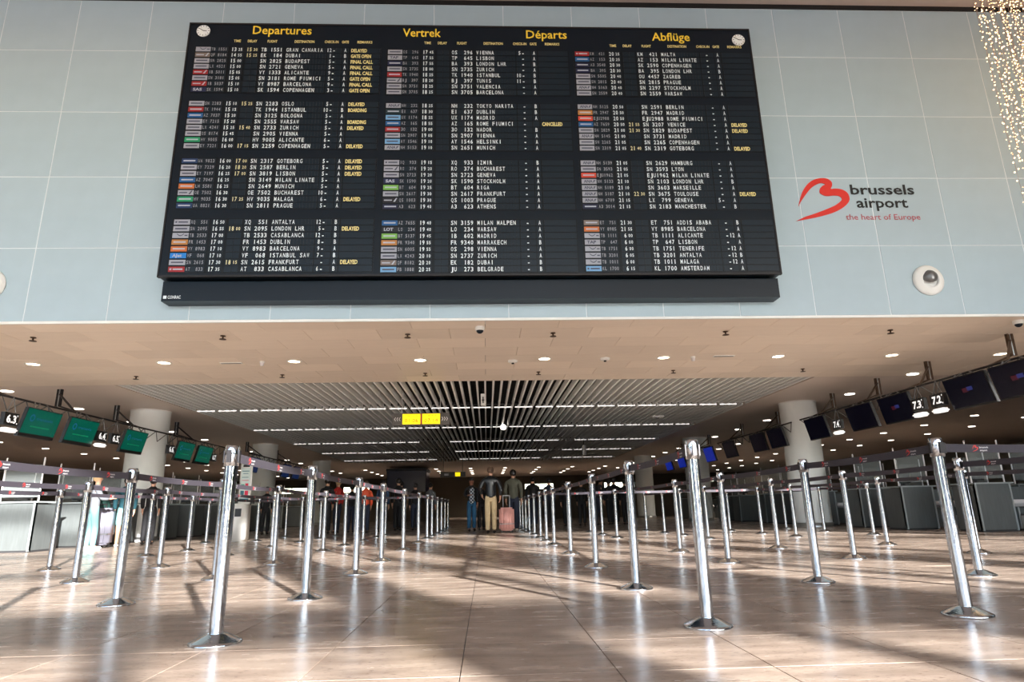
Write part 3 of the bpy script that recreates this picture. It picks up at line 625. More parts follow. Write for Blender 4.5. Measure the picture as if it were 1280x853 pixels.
ROWS = [
 ('first row left of the central aisle', -1.48, [3.82, 5.59, 7.64, 9.44, 11.86, 14.42, 16.51, 17.9, 19.89, 21.6, 23.4, 25.2]),
 ('second row left of the central aisle', -2.95, [3.75, 5.54, 7.44, 9.41, 12.16, 13.94, 15.98, 17.88, 19.4]),
 ('third row left of the central aisle', -4.45, [5.5, 7.48, 9.31, 11.58, 13.98, 16.09, 17.9, 19.71]),
 ('fourth row left of the central aisle', -5.88, [7.4, 9.28, 11.8, 13.38, 15.3, 17.24, 19.64]),
 ('first row right of the central aisle', 1.26, [3.9, 5.7, 7.76, 10.06, 12.48, 14.06, 15.58, 17.54, 19.6, 21.4, 23.2, 25.0]),
 ('second row right of the central aisle', 2.9, [4.04, 5.83, 7.98, 9.97, 12.96, 14.75, 16.59, 18.5]),
 ('third row right of the central aisle', 4.52, [4.1, 6.04, 8.1, 10.22, 13.45, 15.2, 16.75, 18.64]),
 ('fourth row right of the central aisle', 6.38, [6.3, 8.46, 10.41, 13.51, 15.19, 17.2]),
 ('fifth row right of the central aisle', 8.08, [13.6, 15.61, 17.62]),
]
used = False
def post(x, y, lab, rz):
    global used
    if not used: o = post0; used = True; o.location = (x, y, 0); o.rotation_euler[2] = rz
    else: o = dup(post0, (x, y, 0), rz)
    o['label'] = lab
for rn, rx, ys in ROWS:
    for i, y in enumerate(ys):
        post(rx, y, 'chrome barrier post, %s from the camera in the %s' % (ORD[i], rn), 0)
        if i: belt((rx, ys[i-1]), (rx, y), 'dark barrier belt from %s to %s post, %s' % (ORD[i-1], ORD[i], rn), rn)
post(-6.97, 16.82, 'chrome barrier post standing alone by the white information totem', 0)
belt((2.9, 4.04), (4.52, 4.1), 'dark barrier belt crossing the right front between the nearest posts', 'x')
for A_, B2, lab in (((1.26, 15.58), (2.9, 14.75), 'first'), ((2.9, 14.75), (4.52, 15.2), 'second'), ((4.52, 15.2), (6.38, 15.19), 'third'), ((6.38, 15.19), (8.08, 15.61), 'fourth')):
    belt(A_, B2, 'far cross belt right of the aisle, %s span from the aisle' % lab, 'x')
for A_, B2, lab in (((-1.48, 16.51), (-2.95, 15.98), 'first'), ((-2.95, 15.98), (-4.45, 16.09), 'second'), ((-4.45, 16.09), (-5.88, 17.24), 'third')):
    belt(A_, B2, 'far cross belt left of the aisle, %s span from the aisle' % lab, 'x')

# ================================================================ CEILING FITTINGS
dl0 = empty('downlight', (0, 0, 0)); dl0['category'] = 'downlight'
q = MB(); q.lathe([(0.145, 0.0), (0.145, -0.012), (0.12, -0.014), (0.115, 0.0)], 24); q.build('trim_ring', M['white'], dl0)
q = MB(); q.lathe([(0.112, -0.004), (0.06, -0.010), (0.0, -0.012)], 20); q.build('lamp_face', M['lampwarm'], dl0)
xs = [-9.07, -6.5, -3.9, -1.34, 1.22, 3.72, 6.16, 8.62, 11.0]
for i, x in enumerate(xs):
    o = dl0 if i == 0 else dup(dl0)
    o.location = (x, 12.83, ZC - 0.001); o['label'] = 'round recessed downlight in the beige soffit, %s from the left' % ORD[i]; o['group'] = 'soffit downlights'
q = MB(); q.lathe([(0.13, 0.0), (0.13, -0.012), (0.05, -0.014), (0.0, -0.014)], 14); fd = q.mesh('downlight'); fd.materials.append(M['lamp'])
for ci, (xx, yy0) in enumerate(((-11.6, 15.7), (-17.4, 35.4), (-19.6, 21.0), (10.45, 14.9), (12.95, 27.0), (18.05, 17.2), (20.6, 23.5))):
    side = 'left' if xx < 0 else 'right'; line = ORD[ci if xx < 0 else ci-3]
    for k in range(14):
        y = yy0 + k*2.8
        if y > 58: continue
        o = link('downlight', fd, None, None, (xx, y, ZC-0.001))
        tag(o, 'small lit downlight, %s from the camera, %s line outside the %s columns' % (ORD[k], line, side), 'downlight', 'far ceiling downlights ' + side)
for xx, yy in ((-11.6, 29.7), (-11.6, 43.7), (-6.45, 48.9), (1.4, 51.7), (9.0, 48.9), (12.95, 35.4), (18.05, 28.4), (-19.6, 32.2), (18.05, 42.4), (-19.6, 46.2), (-1.2, 56.7)):
    L_ = bpy.data.lights.new('downlight_beam', 'SPOT'); L_.energy = 420; L_.spot_size = math.radians(150); L_.spot_blend = 0.6; L_.shadow_soft_size = 0.1; L_.color = (1, 0.9, 0.78)
    lo = bpy.data.objects.new('downlight_beam', L_); COL.objects.link(lo); lo.location = (xx, yy, ZC-0.03)
for ci, xx in enumerate((-9.05, -6.45, -3.78, -1.2, 1.4, 3.95, 6.5, 9.0)):
    for k, y in enumerate((48.9, 51.7, 54.4, 56.7)):
        o = link('downlight', fd, None, None, (xx, y, ZC-0.001)); tag(o, 'tiny lit downlight beyond the slats, %s line from the left, %s from the camera' % (ORD[ci], ORD[k]), 'downlight', 'downlights beyond the slats')
# luminaire bars between the slat fields
q = MB(); q.box(-0.265, 0.265, -0.013, 0.013, -0.012, 0.02); bm_ = q.mesh('ceiling_light_bar'); bm_.materials.append(M['bar'])
for ri, y in enumerate((19.36, 24.16, 29.35, 34.4, 39.8)):
    for k in range(26):
        x = -8.4 + k*0.637
        if k in (9, 10, 19) and ri > 1: continue
        o = link('ceiling_light_bar', bm_, None, None, (x, y, ZC+0.01)); tag(o, 'slim lit light bar, %s from the left, %s row across the slats' % (ORD[k], ORD[ri]), 'light bar', 'light bars of the %s row' % ORD[ri])
# sprinklers
sp0 = empty('sprinkler', (0, 0, 0)); sp0['category'] = 'sprinkler'
q = MB(); q.lathe([(0.045, 0), (0.045, -0.012), (0.015, -0.02), (0.012, -0.06)], 12); q.build('rosette', M['brass'], sp0)
q = MB(); q.lathe([(0.06, -0.068), (0.055, -0.06), (0.0, -0.06)], 12); q.build('deflector', M['brass'], sp0)
k = 0
for y, rn in ((10.83, 'front'), (14.14, 'rear')):
    for i, x in enumerate((-7.73, -4.54, -1.36, 1.2, 4.3, 7.33)):
        o = sp0 if k == 0 else dup(sp0); k += 1
        o.location = (x, y, ZC-0.001); o['label'] = 'small dark sprinkler head under the soffit, %s row, %s from the left' % (rn, ORD[i]); o['group'] = 'soffit sprinklers'
# dome cameras
for x, y, lab in ((-0.09, 10.42, 'white dome camera under the soffit edge at the centre'), (9.28, 10.3, 'white dome camera under the soffit edge at the far right')):
    t = empty('dome_camera', (x, y, ZC)); tag(t, lab, 'camera', 'dome cameras')
    q = MB(); q.lathe([(0.085, 0), (0.085, -0.05), (0.07, -0.065)], 20); q.build('housing', M['white'], t)
    q = MB(); q.lathe([(0.062, -0.06), (0.055, -0.09), (0.03, -0.112), (0.0, -0.12)], 20); q.build('dome', M['boardblack'], t)
for x, y, lab in ((0.57, 12.98, 'flat round ceiling detector left of the fifth downlight'), (2.49, 12.85, 'flat round ceiling detector right of the fifth downlight')):
    t = empty('ceiling_detector', (x, y, ZC)); tag(t, lab, 'detector', 'ceiling detectors')
    q = MB(); q.lathe([(0.1, 0), (0.1, -0.03), (0.08, -0.045), (0.03, -0.05)], 20); q.build('body', M['white'], t)
    q = MB(); q.lathe([(0.028, -0.05), (0.028, -0.075), (0.0, -0.08)], 12); q.build('sensor', M['dark'], t)
for x, y, lab in ((-4.54, 12.82, 'small white beacon under the soffit left of the third downlight'), (4.33, 12.79, 'small white beacon under the soffit right of the sixth downlight')):
    t = empty('ceiling_beacon', (x, y, ZC)); tag(t, lab, 'beacon', 'ceiling beacons')
    q = MB(); q.lathe([(0.05, 0), (0.05, -0.03)], 14); q.build('socket', M['white'], t)
    q = MB(); q.lathe([(0.04, -0.03), (0.035, -0.09), (0.0, -0.1)], 14); q.build('lens', M['whiteprint'], t)
for x, y, lab in ((-5.2, 12.93, 'narrow slot vent in the soffit left of the third downlight'), (4.97, 12.75, 'narrow slot vent in the soffit right of the sixth downlight')):
    t = empty('slot_vent', (x, y, ZC)); tag(t, lab, 'vent', 'soffit slot vents')
    q = MB(); q.box(-0.22, 0.22, -0.05, 0.05, -0.012, 0); q.build('frame', M['white'], t)
    q = MB(); q.box(-0.2, 0.2, -0.02, 0.02, -0.015, -0.011); q.build('slot', M['black'], t)
# things under the slats
t = empty('emergency_light', (-0.07, 16.26, ZC)); tag(t, 'small white emergency light fixture hanging under the slats above the yellow sign level', 'emergency light')
q = MB(); q.box(-0.06, 0.06, -0.04, 0.04, -0.42, -0.12); q.build('housing', M['white'], t)
q = MB(); q.box(-0.015, 0.015, -0.05, -0.04, -0.36, -0.2); q.box(-0.03, 0.03, -0.048, -0.04, -0.3, -0.27); q.build('pictogram', M['dark'], t)
q = MB(); q.tube((0, 0, -0.12), (0, 0, 0.05), 0.008); q.build('stem', M['dark'], t)
t = empty('globe_lamp', (0.63, 23.4, ZC)); tag(t, 'small white lit globe under the dark slats right of centre', 'lamp')
q = MB(); q.lathe([(0.0, -0.2), (0.09, -0.17), (0.11, -0.1), (0.08, -0.03), (0.03, 0.0)], 18); q.build('globe', M['lamp'], t)
q = MB(); q.tube((0, 0, 0), (0, 0, 0.1), 0.03); q.build('stem', M['dark'], t)
t = empty('hanging_loudspeaker', (4.35, 28.55, ZC)); tag(t, 'slim white cylinder loudspeaker hanging from slats left of the tall chrome posts', 'loudspeaker')
q = MB(); q.tube((0, 0, -0.75), (0, 0, -0.32), 0.09, 16); q.build('cylinder_body', M['white'], t)
q = MB(); q.tube((0, 0, -0.32), (0, 0, 0.1), 0.01); q.build('cable', M['dark'], t)
q = MB(); t = empty('ceiling_projector', (5.9, 21.66, ZC)); tag(t, 'small pale ceiling device fixed under the right slats', 'ceiling device')
q.box(-0.2, 0.2, -0.1, 0.1, -0.06, 0); q.build('body', M['white'], t); q = MB(); q.lathe([(0.05, -0.06), (0.04, -0.1), (0, -0.1)], 12); q.build('sensor', M['metal'], t)

# yellow hanging sign
t = empty('hanging_sign', (-1.72, 17.0, 3.03)); tag(t, 'hanging sign with two lit yellow check-in panels and white arrows', 'sign')
q = MB(); q.box(-0.75, 0.75, -0.06, 0.06, -0.16, 0.16); q.build('sign_body', M['signgrey'], t)
for xa, s_ in ((-0.49, '01-06'), (0.03, '07-14')):
    q = MB(); q.box(xa, xa+0.47, -0.072, -0.058, -0.135, 0.135); fpo = q.build('lit_panel', M['yellowsign'], t)
    q = MB(); put_text(q, s_, (xa+0.06, -0.075, -0.09), (1, 0, 0), (0, 0, 1), width=0.35, height=0.1, bold=0.0)
    put_text(q, 'CHECK-IN', (xa+0.07, -0.075, 0.06), (1, 0, 0), (0, 0, 1), width=0.33, height=0.045); q.build('panel_lettering', M['signink'], fpo)
q = MB(); q.box(-0.012, 0.012, -0.075, -0.058, -0.14, 0.14); q.build('divider', M['redprint'], t)
q = MB()
for s in (-1, 1):
    for i in range(3):
        x = s*(0.54 + i*0.06)
        q.add([(x, -0.063, -0.05), (x+s*0.02, -0.063, -0.05), (x+s*0.05, -0.063, 0), (x+s*0.02, -0.063, 0.05), (x, -0.063, 0.05), (x+s*0.03, -0.063, 0)], [(0, 1, 2, 5), (5, 2, 3, 4)])
q.build('arrow_print', M['whiteprint'], t)
q = MB(); q.tube((-0.52, 0, 0.16), (-0.52, 0, 0.75), 0.008); q.tube((0.5, 0, 0.16), (0.5, 0, 0.75), 0.008); q.build('suspension_rod', M['whiteprint'], t)
for x, y, z, lab in ((-1.75, 34, 2.47, 'small far black and yellow hanging sign above the checked shirt man'),):
    t = empty('hanging_sign', (x, y, z)); tag(t, lab, 'sign')
    q = MB(); q.box(-0.65, 0.65, -0.05, 0.05, -0.13, 0.13); q.build('sign_body', M['signblack'], t)
    q = MB(); q.box(0.12, 0.38, -0.06, -0.05, -0.1, 0.1); q.build('lit_panel', M['yellowsign'], t)
    q = MB(); q.box(-0.45, -0.22, -0.06, -0.05, -0.06, 0.05); q.build('white_panel', M['whiteprint'], t)
    q = MB(); q.tube((-0.5, 0, 0.13), (-0.5, 0, 1.3), 0.01); q.tube((0.5, 0, 0.13), (0.5, 0, 1.3), 0.01); q.build('suspension_rod', M['dark'], t)

# fairy light curtain at the top right
t = empty('fairy_light_curtain', (9.7, 8.0, 9.96)); tag(t, 'tall curtain of warm golden fairy lights hanging at the top right corner', 'fairy lights')
wv = MB(); bv = MB()
for k in range(110):
    an = random.random()*2*PI; rr_ = 1.6*math.sqrt(random.uniform(0.35, 1)); x = rr_*math.cos(an); y = rr_*math.sin(an)*0.9
    ln = random.uniform(3.2, 5.0)
    wv.tube((x, y, 0), (x, y, -ln), 0.003, 3, caps=False)
    z = -0.2
    while z > -ln:
        z -= random.uniform(0.06, 0.16); r_ = random.choice((0.008, 0.01, 0.014)); dx = random.uniform(-0.04, 0.04)
        bv.add([(x+dx+r_, y, z), (x+dx-r_, y, z), (x+dx, y+r_, z), (x+dx, y-r_, z), (x+dx, y, z+r_), (x+dx, y, z-r_)], [(0,2,4),(2,1,4),(1,3,4),(3,0,4),(2,0,5),(1,2,5),(3,1,5),(0,3,5)])
o = wv.build('wire', M['fairywire'], t); o['kind'] = 'stuff'
o = bv.build('bulb', M['fairy'], t); o['kind'] = 'stuff'
q = MB(); q.lathe([(1.6, -0.06), (1.62, -0.03), (1.6, 0)], 40); q.build('hanging_ring', M['metal'], t)

# ================================================================ CHECK-IN SIDES : trusses, monitors, number signs
KL_, KR_ = 0.911, 0.908
def truss(sx, y0, y1, lab, hangs):
    kk = KL_ if sx < 0 else KR_; sx *= kk; y0 *= kk; y1 *= kk; TZ = 0.68 + (3.2-0.68)*kk
    t = empty('ceiling_truss', (sx, (y0+y1)/2, TZ)); tag(t, lab, 'truss', 'monitor trusses')
    h = (y1-y0)/2; out = 1 if sx < 0 else -1
    q = MB(); q.tube((0, -h, 0), (0, h, 0), 0.022); q.build('top_chord', M['dark'], t)
    q = MB(); n = int((y1-y0)/0.6)
    for i in range(n):
        a_ = -h + i*(2*h)/n; b_ = a_ + h*2/n; mid = (a_+b_)/2
        q.tube((0, a_, 0), (-out*0.1, mid, -0.25), 0.012, 6); q.tube((-out*0.1, mid, -0.25), (0, b_, 0), 0.012, 6)
    q.build('web_bar', M['metal'], t)
    yc_ = (y0+y1)/2
    for yh in hangs:
        yy = yh - yc_ - 0.9
        q = MB(); TH = ZC - TZ; ox = (-10.25 if sx < 0 else 9.85) - sx
        q.box(ox-0.06, ox-0.02, yy-0.03+.9, yy+0.03+.9, TH-.42, TH); q.box(ox+0.02, ox+0.06, yy-0.03+.9, yy+0.03+.9, TH-.42, TH); q.tube((ox, yy+.9, TH-.12), (0, yy, 0), 0.025, 6); q.tube((ox, yy+.9, TH-.4), (0, yy+.5, 0), 0.018, 6); q.build('hanger', M['brass'] if sx > 0 else M['dark'], t)
        q = MB(); q.tube((ox, yy+.88, TH-.42), (ox, yy+.88, TH), 0.013, 6); q.build('hanger_rod', M['steel'], t)
def monitor(sx, yc, zc, kind, lab, grp, w=1.12, h=0.6):
    """screen facing the hall centre, top leaning forward"""
    s = 1 if sx < 0 else -1; kk = KL_ if sx < 0 else KR_; sx *= kk; yc *= kk; zc = 0.68 + (zc-0.68)*kk; w *= kk; h *= kk; TZ = 0.68 + (3.2-0.68)*kk
    t = empty('hanging_monitor', (sx, yc, zc)); tag(t, lab, 'monitor', grp)
    t.rotation_euler = (0, 0, math.radians(90) if s == 1 else math.radians(-90))   # local -y looks to the hall centre
    tl = math.radians(-14)
    def pt(x, z, d): # d forward of the screen
        return (x, -(z*math.sin(-tl)*1.0) - d*math.cos(tl), z*math.cos(tl))
    def panel(x0, x1, z0, z1, d0, d1, m=None):
        m = m or MB(); ps = [pt(x0, z0, d1), pt(x1, z0, d1), pt(x1, z1, d1), pt(x0, z1, d1), pt(x0, z0, d0), pt(x1, z0, d0), pt(x1, z1, d0), pt(x0, z1, d0)]
        return m.add(ps, [(0,1,2,3),(7,6,5,4),(4,5,1,0),(5,6,2,1),(6,7,3,2),(7,4,0,3)])
    panel(-w/2-0.02, w/2+0.02, -h/2-0.02, h/2+0.02, -0.07, 0.0).build('casing', M['signblack'], t)
    sm_ = {'green': 'greenscreen', 'black': 'blackscreen', 'logo': 'blackscreen', 'blue': 'bluescreen', 'navy': 'navyscreen'}[kind]
    scr = panel(-w/2, w/2, -h/2+(0.05 if kind == 'green' else 0), h/2, 0, 0.006).build('screen', M[sm_], t)
    def wr(sx_, x, z, wd, ht, mt, nm):
        m = MB(); vs, fs, x0, x1, y0, y1 = text_geo(sx_, 0.01); k = wd/(x1-x0); k2 = ht/cap()
        m.add([pt(x + (v.x-x0)*k, z + v.y*k2, 0.009) for v in vs], fs); m.build(nm, mt, scr)
    if kind == 'green':
        wr('transavia', -0.2, 0.06, 0.5, 0.06, M['greenlogo'], 'screen_lettering')
        m = MB(); n = 20; c_ = (-0.32, 0.09)
        vs = [pt(c_[0] + r_*math.cos(2*PI*i/n), c_[1] + r_*1.1*math.sin(2*PI*i/n), 0.009) for r_ in (0.04, 0.07) for i in range(n)]
        m.add(vs, [(i, (i+1) % n, n+(i+1) % n, n+i) for i in range(n)]); m.build('screen_emblem', M['greenlogo'], scr)
        panel(-0.3, 0.28, -0.09, -0.065, 0.007, 0.009).build('screen_line', M['greenline'], scr)
    if kind == 'logo':
        panel(-0.12, 0.02, -0.02, 0.06, 0.007, 0.009).build('screen_mark', M['screenred'], scr); panel(0.0, 0.14, 0.0, 0.07, 0.008, 0.010).build('screen_mark', M['screenblue'], scr)
    m = MB(); m.tube(pt(-0.3, h/2, -0.04), (-0.25, 0.02, TZ-zc), 0.014, 6); m.tube(pt(0.3, h/2, -0.04), (0.1, 0.02, TZ-zc), 0.014, 6); m.tube(pt(-0.3, h/2, -0.04), (-0.1, 0.02, TZ-zc), 0.014, 6); m.build('mounting_arm', M['metal'], t)
for i, (y0, y1) in enumerate(((12.9, 17.95), (18.0, 25.6), (28.0, 39.2))):
    truss(-10.15, y0, y1, 'ceiling-hung monitor truss on the left side, %s from the camera' % ORD[i], ((13.2, 15.56), (18.01, 21.55), (28.0, 32.0))[i])
for i, (y0, y1) in enumerate(((10.4, 15.3), (15.4, 19.6), (20.2, 27.0), (28.0, 37.5))):
    truss(9.85, y0, y1, 'ceiling-hung monitor truss on the right side, %s from the camera' % ORD[i], ((11.2, 13.5), (15.4, 17.55), (21.1, 24.2), (28.0, 32.0))[i])
for i, y in enumerate((14.87, 16.37, 18.83, 22.0, 23.5)):
    monitor(-10.1, y, 2.745, 'green', 'green hanging check-in monitor on the left, %s from the camera' % ORD[i], 'green monitors')
for i, y in enumerate((28.6, 33.2, 35.0, 38.6)):
    monitor(-10.1, y, 2.745, 'navy', 'small navy hanging monitor far left, %s of the far ones from the camera' % ORD[i], 'far navy monitors')
for i, (y, k) in enumerate(((11.15, 'logo'), (12.42, 'logo'), (14.78, 'logo'), (16.25, 'black'), (18.58, 'black'), (21.3, 'black'), (22.8, 'black'), (25.6, 'black'))):
    monitor(9.8, y, 2.82, k, 'black hanging check-in monitor on the right, %s from the camera' % ORD[i], 'black monitors')
for i, y in enumerate((28.0, 30.5, 32.2, 34.5)):
    monitor(9.8, y, 2.82, 'blue', 'blue hanging monitor far right, %s of the blue ones from the camera' % ORD[i], 'blue monitors')
def numsign(sx, y, z, s_, lab, w=0.42, lamp=True):
    s = 1 if sx < 0 else -1; kk = KL_ if sx < 0 else KR_; sx *= kk; y *= kk; z = 0.68 + (z-0.68)*kk; w *= kk; TZ = 0.68 + (3.2-0.68)*kk
    t = empty('desk_number_sign', (sx, y, z)); t.rotation_euler[2] = math.radians(90*s)
    tag(t, lab, 'number sign', 'desk number signs')
    q = MB(); q.box(-w/2, w/2, -0.03, 0.05, -0.12, 0.12); q.build('sign_body', M['signblack'], t)
    q = MB(); put_text(q, s_, (-w*0.36, -0.034, -0.07), (1, 0, 0), (0, 0, 1), width=w*0.66, height=0.14, bold=0.03)
    q.box(w*0.36, w*0.4, -0.034, -0.031, 0.06, 0.09); q.box(w*0.36, w*0.4, -0.034, -0.031, -0.09, -0.06); q.build('number_print', M['signwhite'], t)
    q = MB(); q.tube((-0.12, 0, 0.12), (0, 0, TZ-z), 0.01, 6); q.tube((0.12, 0, 0.12), (0, 0, TZ-z), 0.01, 6); q.build('mounting_arm', M['metal'], t)
    if lamp: q = MB(); q.rbox(-0.17, 0.17, -0.08, 0.08, -0.25, -0.17, 0.03); q.build('lamp_lens', M['bar'], t)
for y, s_, lp in ((13.9, '6.3', 1), (17.2, '6.4', 1), (17.83, '6.5', 0), (21.0, '6.6', 0), (24.3, '6.7', 0)):
    numsign(-10.1, y, 2.73, s_, 'black desk number sign on the left truss, %s from the camera' % ORD[[13.9, 17.2, 17.83, 21.0, 24.3].index(y)], lamp=bool(lp))
for y, s_, lp in ((13.3, '7.2', 1), (13.95, '7.3', 1), (17.4, '7.4', 1)):
    numsign(9.8, y, 2.78, s_, 'dark desk number sign on the right truss, %s from the camera' % ORD[[13.3, 13.95, 17.4].index(y)], lamp=bool(lp))

# ================================================================ CHECK-IN DESKS
def desk(x, y, w, side, lab, bright):
    t = empty('check_in_desk', (x, y, 0)); tag(t, lab, 'check-in desk', 'check-in desks')
    q = MB(); q.box(-w/2, w/2, 0.0, 0.05, 0.04, 1.0); q.box(-w/2, w/2, 0.05, 0.7, 0.04, 0.98); q.build('body', M['desk'], t)
    q = MB()
    for sx in (-w/2, w/2-0.035): q.box(sx, sx+0.035, -0.015, 0.06, 0.02, 1.02)
    q.build('edge_profile', M['deskedge'], t)
    q = MB(); q.box(-w/2-0.03, w/2+0.06, -0.05, 0.75, 1.0, 1.03); q.build('worktop', M['deskedge'], t)
    q = MB(); q.box(-w/2, w/2, 0.02, 0.68, 0, 0.04); q.build('plinth', M['deskdark'], t)
    q = MB(); q.tube((-w/2+0.03, 0.1, 1.03), (-w/2+0.03, 0.1, 1.95), 0.016, 8); q.build('screen_post', M['whiteprint'], t)
    q = MB(); q.tube((w/2-0.03, 0.1, 1.03), (w/2-0.03, 0.1, 1.95), 0.016, 8); q.build('screen_post', M['whiteprint'], t)
    q = MB(); q.box(-w/2+0.05, w/2-0.05, 0.09, 0.1, 1.12, 1.8); q.build('protective_pane', M['glass'], t)
    q = MB(); q.box(-0.2, 0.12, 0.35, 0.38, 1.1, 1.35); q.box(-0.06, -0.02, 0.38, 0.42, 1.03, 1.2); q.box(-0.14, 0.06, 0.3, 0.5, 1.03, 1.045); q.build('desk_screen', M['signblack'], t)
def conveyor(x, y, w, lab):
    t = empty('bag_conveyor', (x, y, 0)); tag(t, lab, 'conveyor', 'bag drop conveyors')
    q = MB(); q.box(-w/2, w/2, 0, 0.9, 0.04, 0.32); q.build('bed', M['steel'], t)
    q = MB(); q.box(-w/2+0.06, w/2-0.06, 0.02, 0.88, 0.32, 0.335); q.build('rubber_belt', M['deskdark'], t)
    q = MB()
    for s in (-1, 1): q.box(s*w/2-0.02, s*w/2+0.02, 0, 0.9, 0.04, 0.5)
    q.build('side_cheek', M['deskedge'], t)
    q = MB(); q.box(-w/2, w/2, 0.9, 0.94, 0.04, 0.95); q.build('back_plate', M['desk'], t)
    q = MB(); q.rbox(-w/2+0.08, w/2-0.08, 0.7, 0.88, 0.5, 0.66, 0.04); q.build('scale_display', M['whiteprint'], t)
ysL = [14.2, 16.0, 17.6, 20.0, 21.8, 23.8, 26.0, 27.7, 31.0, 34.0]
for i, y in enumerate(ysL):
    if abs(y+.35-19.2) > .95 and abs(y+.35-29.3) > .95: desk(-9.9, y, 0.85, -1, 'grey check-in desk on the left side, %s from the camera' % ORD[i], True)
    desk(-12.4, y+0.1, 0.85, -1, 'grey check-in desk behind the left front line, %s from the camera' % ORD[i], True)
    conveyor(-11.15, y+0.2, 1.2, 'low bag drop conveyor on the left side, %s from the camera' % ORD[i])
ysR = [13.8, 15.5, 17.3, 20.0, 21.9, 23.4, 25.8, 27.6, 31.2, 34.2]
for i, y in enumerate(ysR):
    desk(11.0 if i == 0 else 10.45, y, 0.8, 1, 'grey check-in desk on the right side, %s from the camera' % ORD[i], False)
    desk(13.4, y, 0.8, 1, 'grey check-in desk behind the right front line, %s from the camera' % ORD[i], False)
    conveyor(12.2 if i == 0 else 11.85, y+0.2, 1.1, 'low bag drop conveyor on the right side, %s from the camera' % ORD[i])
# long dark back partitions behind the desks and the far hall furniture
for s, nm in ((-1, 'left'), (1, 'right')):
    q = MB(); q.box(s*15.2-0.1, s*15.2+0.1, 14, 44, 0, 2.2); tag(q.build('partition_' + nm, M['darkwall']), kind='structure')
q = MB(); q.box(-16, -3.6, 44, 44.3, 0, 1.9); q.box(3.2, 16, 44, 44.3, 0, 1.9); tag(q.build('partition_rear', M['darkwall']), kind='structure')
t = empty('dark_glass_booth', (-5.3, 45.0, 0)); tag(t, 'big black glazed booth at the far end left of the aisle', 'booth')
q = MB(); q.box(-1.5, 1.1, 0, 3, 0, 3.35); q.build('glazing', M['blackscreen'], t)
q = MB(); q.box(-1.6, 1.2, -0.05, 3.05, 3.35, 3.5); q.box(-1.56, -1.5, -0.05, 0, 0, 3.35); q.box(1.1, 1.16, -0.05, 0, 0, 3.35); q.build('frame', M['dark'], t)

# information totem
t = empty('information_totem', (-6.42, 17.6, 0)); tag(t, 'tall white framed information totem with poster beside the left queue', 'totem')
q = MB(); q.rbox(-0.34, 0.12, -0.25, 0.3, 0.0, 0.95, 0.04); q.build('pedestal', M['white'], t)
q = MB(); q.rbox(-0.14, 0.17, -0.02, 0.03, 0.93, 2.02, 0.02); q.build('frame', M['white'], t)
q = MB(); q.box(-0.07, 0.10, -0.026, -0.02, 1.9, 1.96); q.build('hand_slot', M['black'], t)
q = MB(); q.box(-0.10, 0.13, -0.026, -0.02, 1.0, 1.87); po_ = q.build('poster', mat('poster paper', (190, 204, 200), 0.5), t)
for x0, x1, z0, z1, mm in ((-.08, .1, 1.78, 1.8, 'tealprint'), (-.06, .08, 1.72, 1.735, 'tealprint'), (-.08, .09, 1.62, 1.635, 'tealprint'), (-.07, .1, 1.54, 1.555, 'crimson'), (-.09, 0.0, 1.32, 1.45, 'green'), (.02, .1, 1.32, 1.47, 'crimson'), (-.09, 0.0, 1.16, 1.28, 'tealprint'), (.02, .11, 1.14, 1.28, 'crimson'), (-.1, .13, 1.0, 1.08, 'tealprint')):
    q = MB(); q.box(x0, x1, -0.029, -0.026, z0, z1); q.build('poster_print', M[mm], po_)
q = MB(); q.box(-0.1, 0.06, -0.27, -0.25, 0.62, 0.82); q.build('terminal_screen', M['signblack'], t)

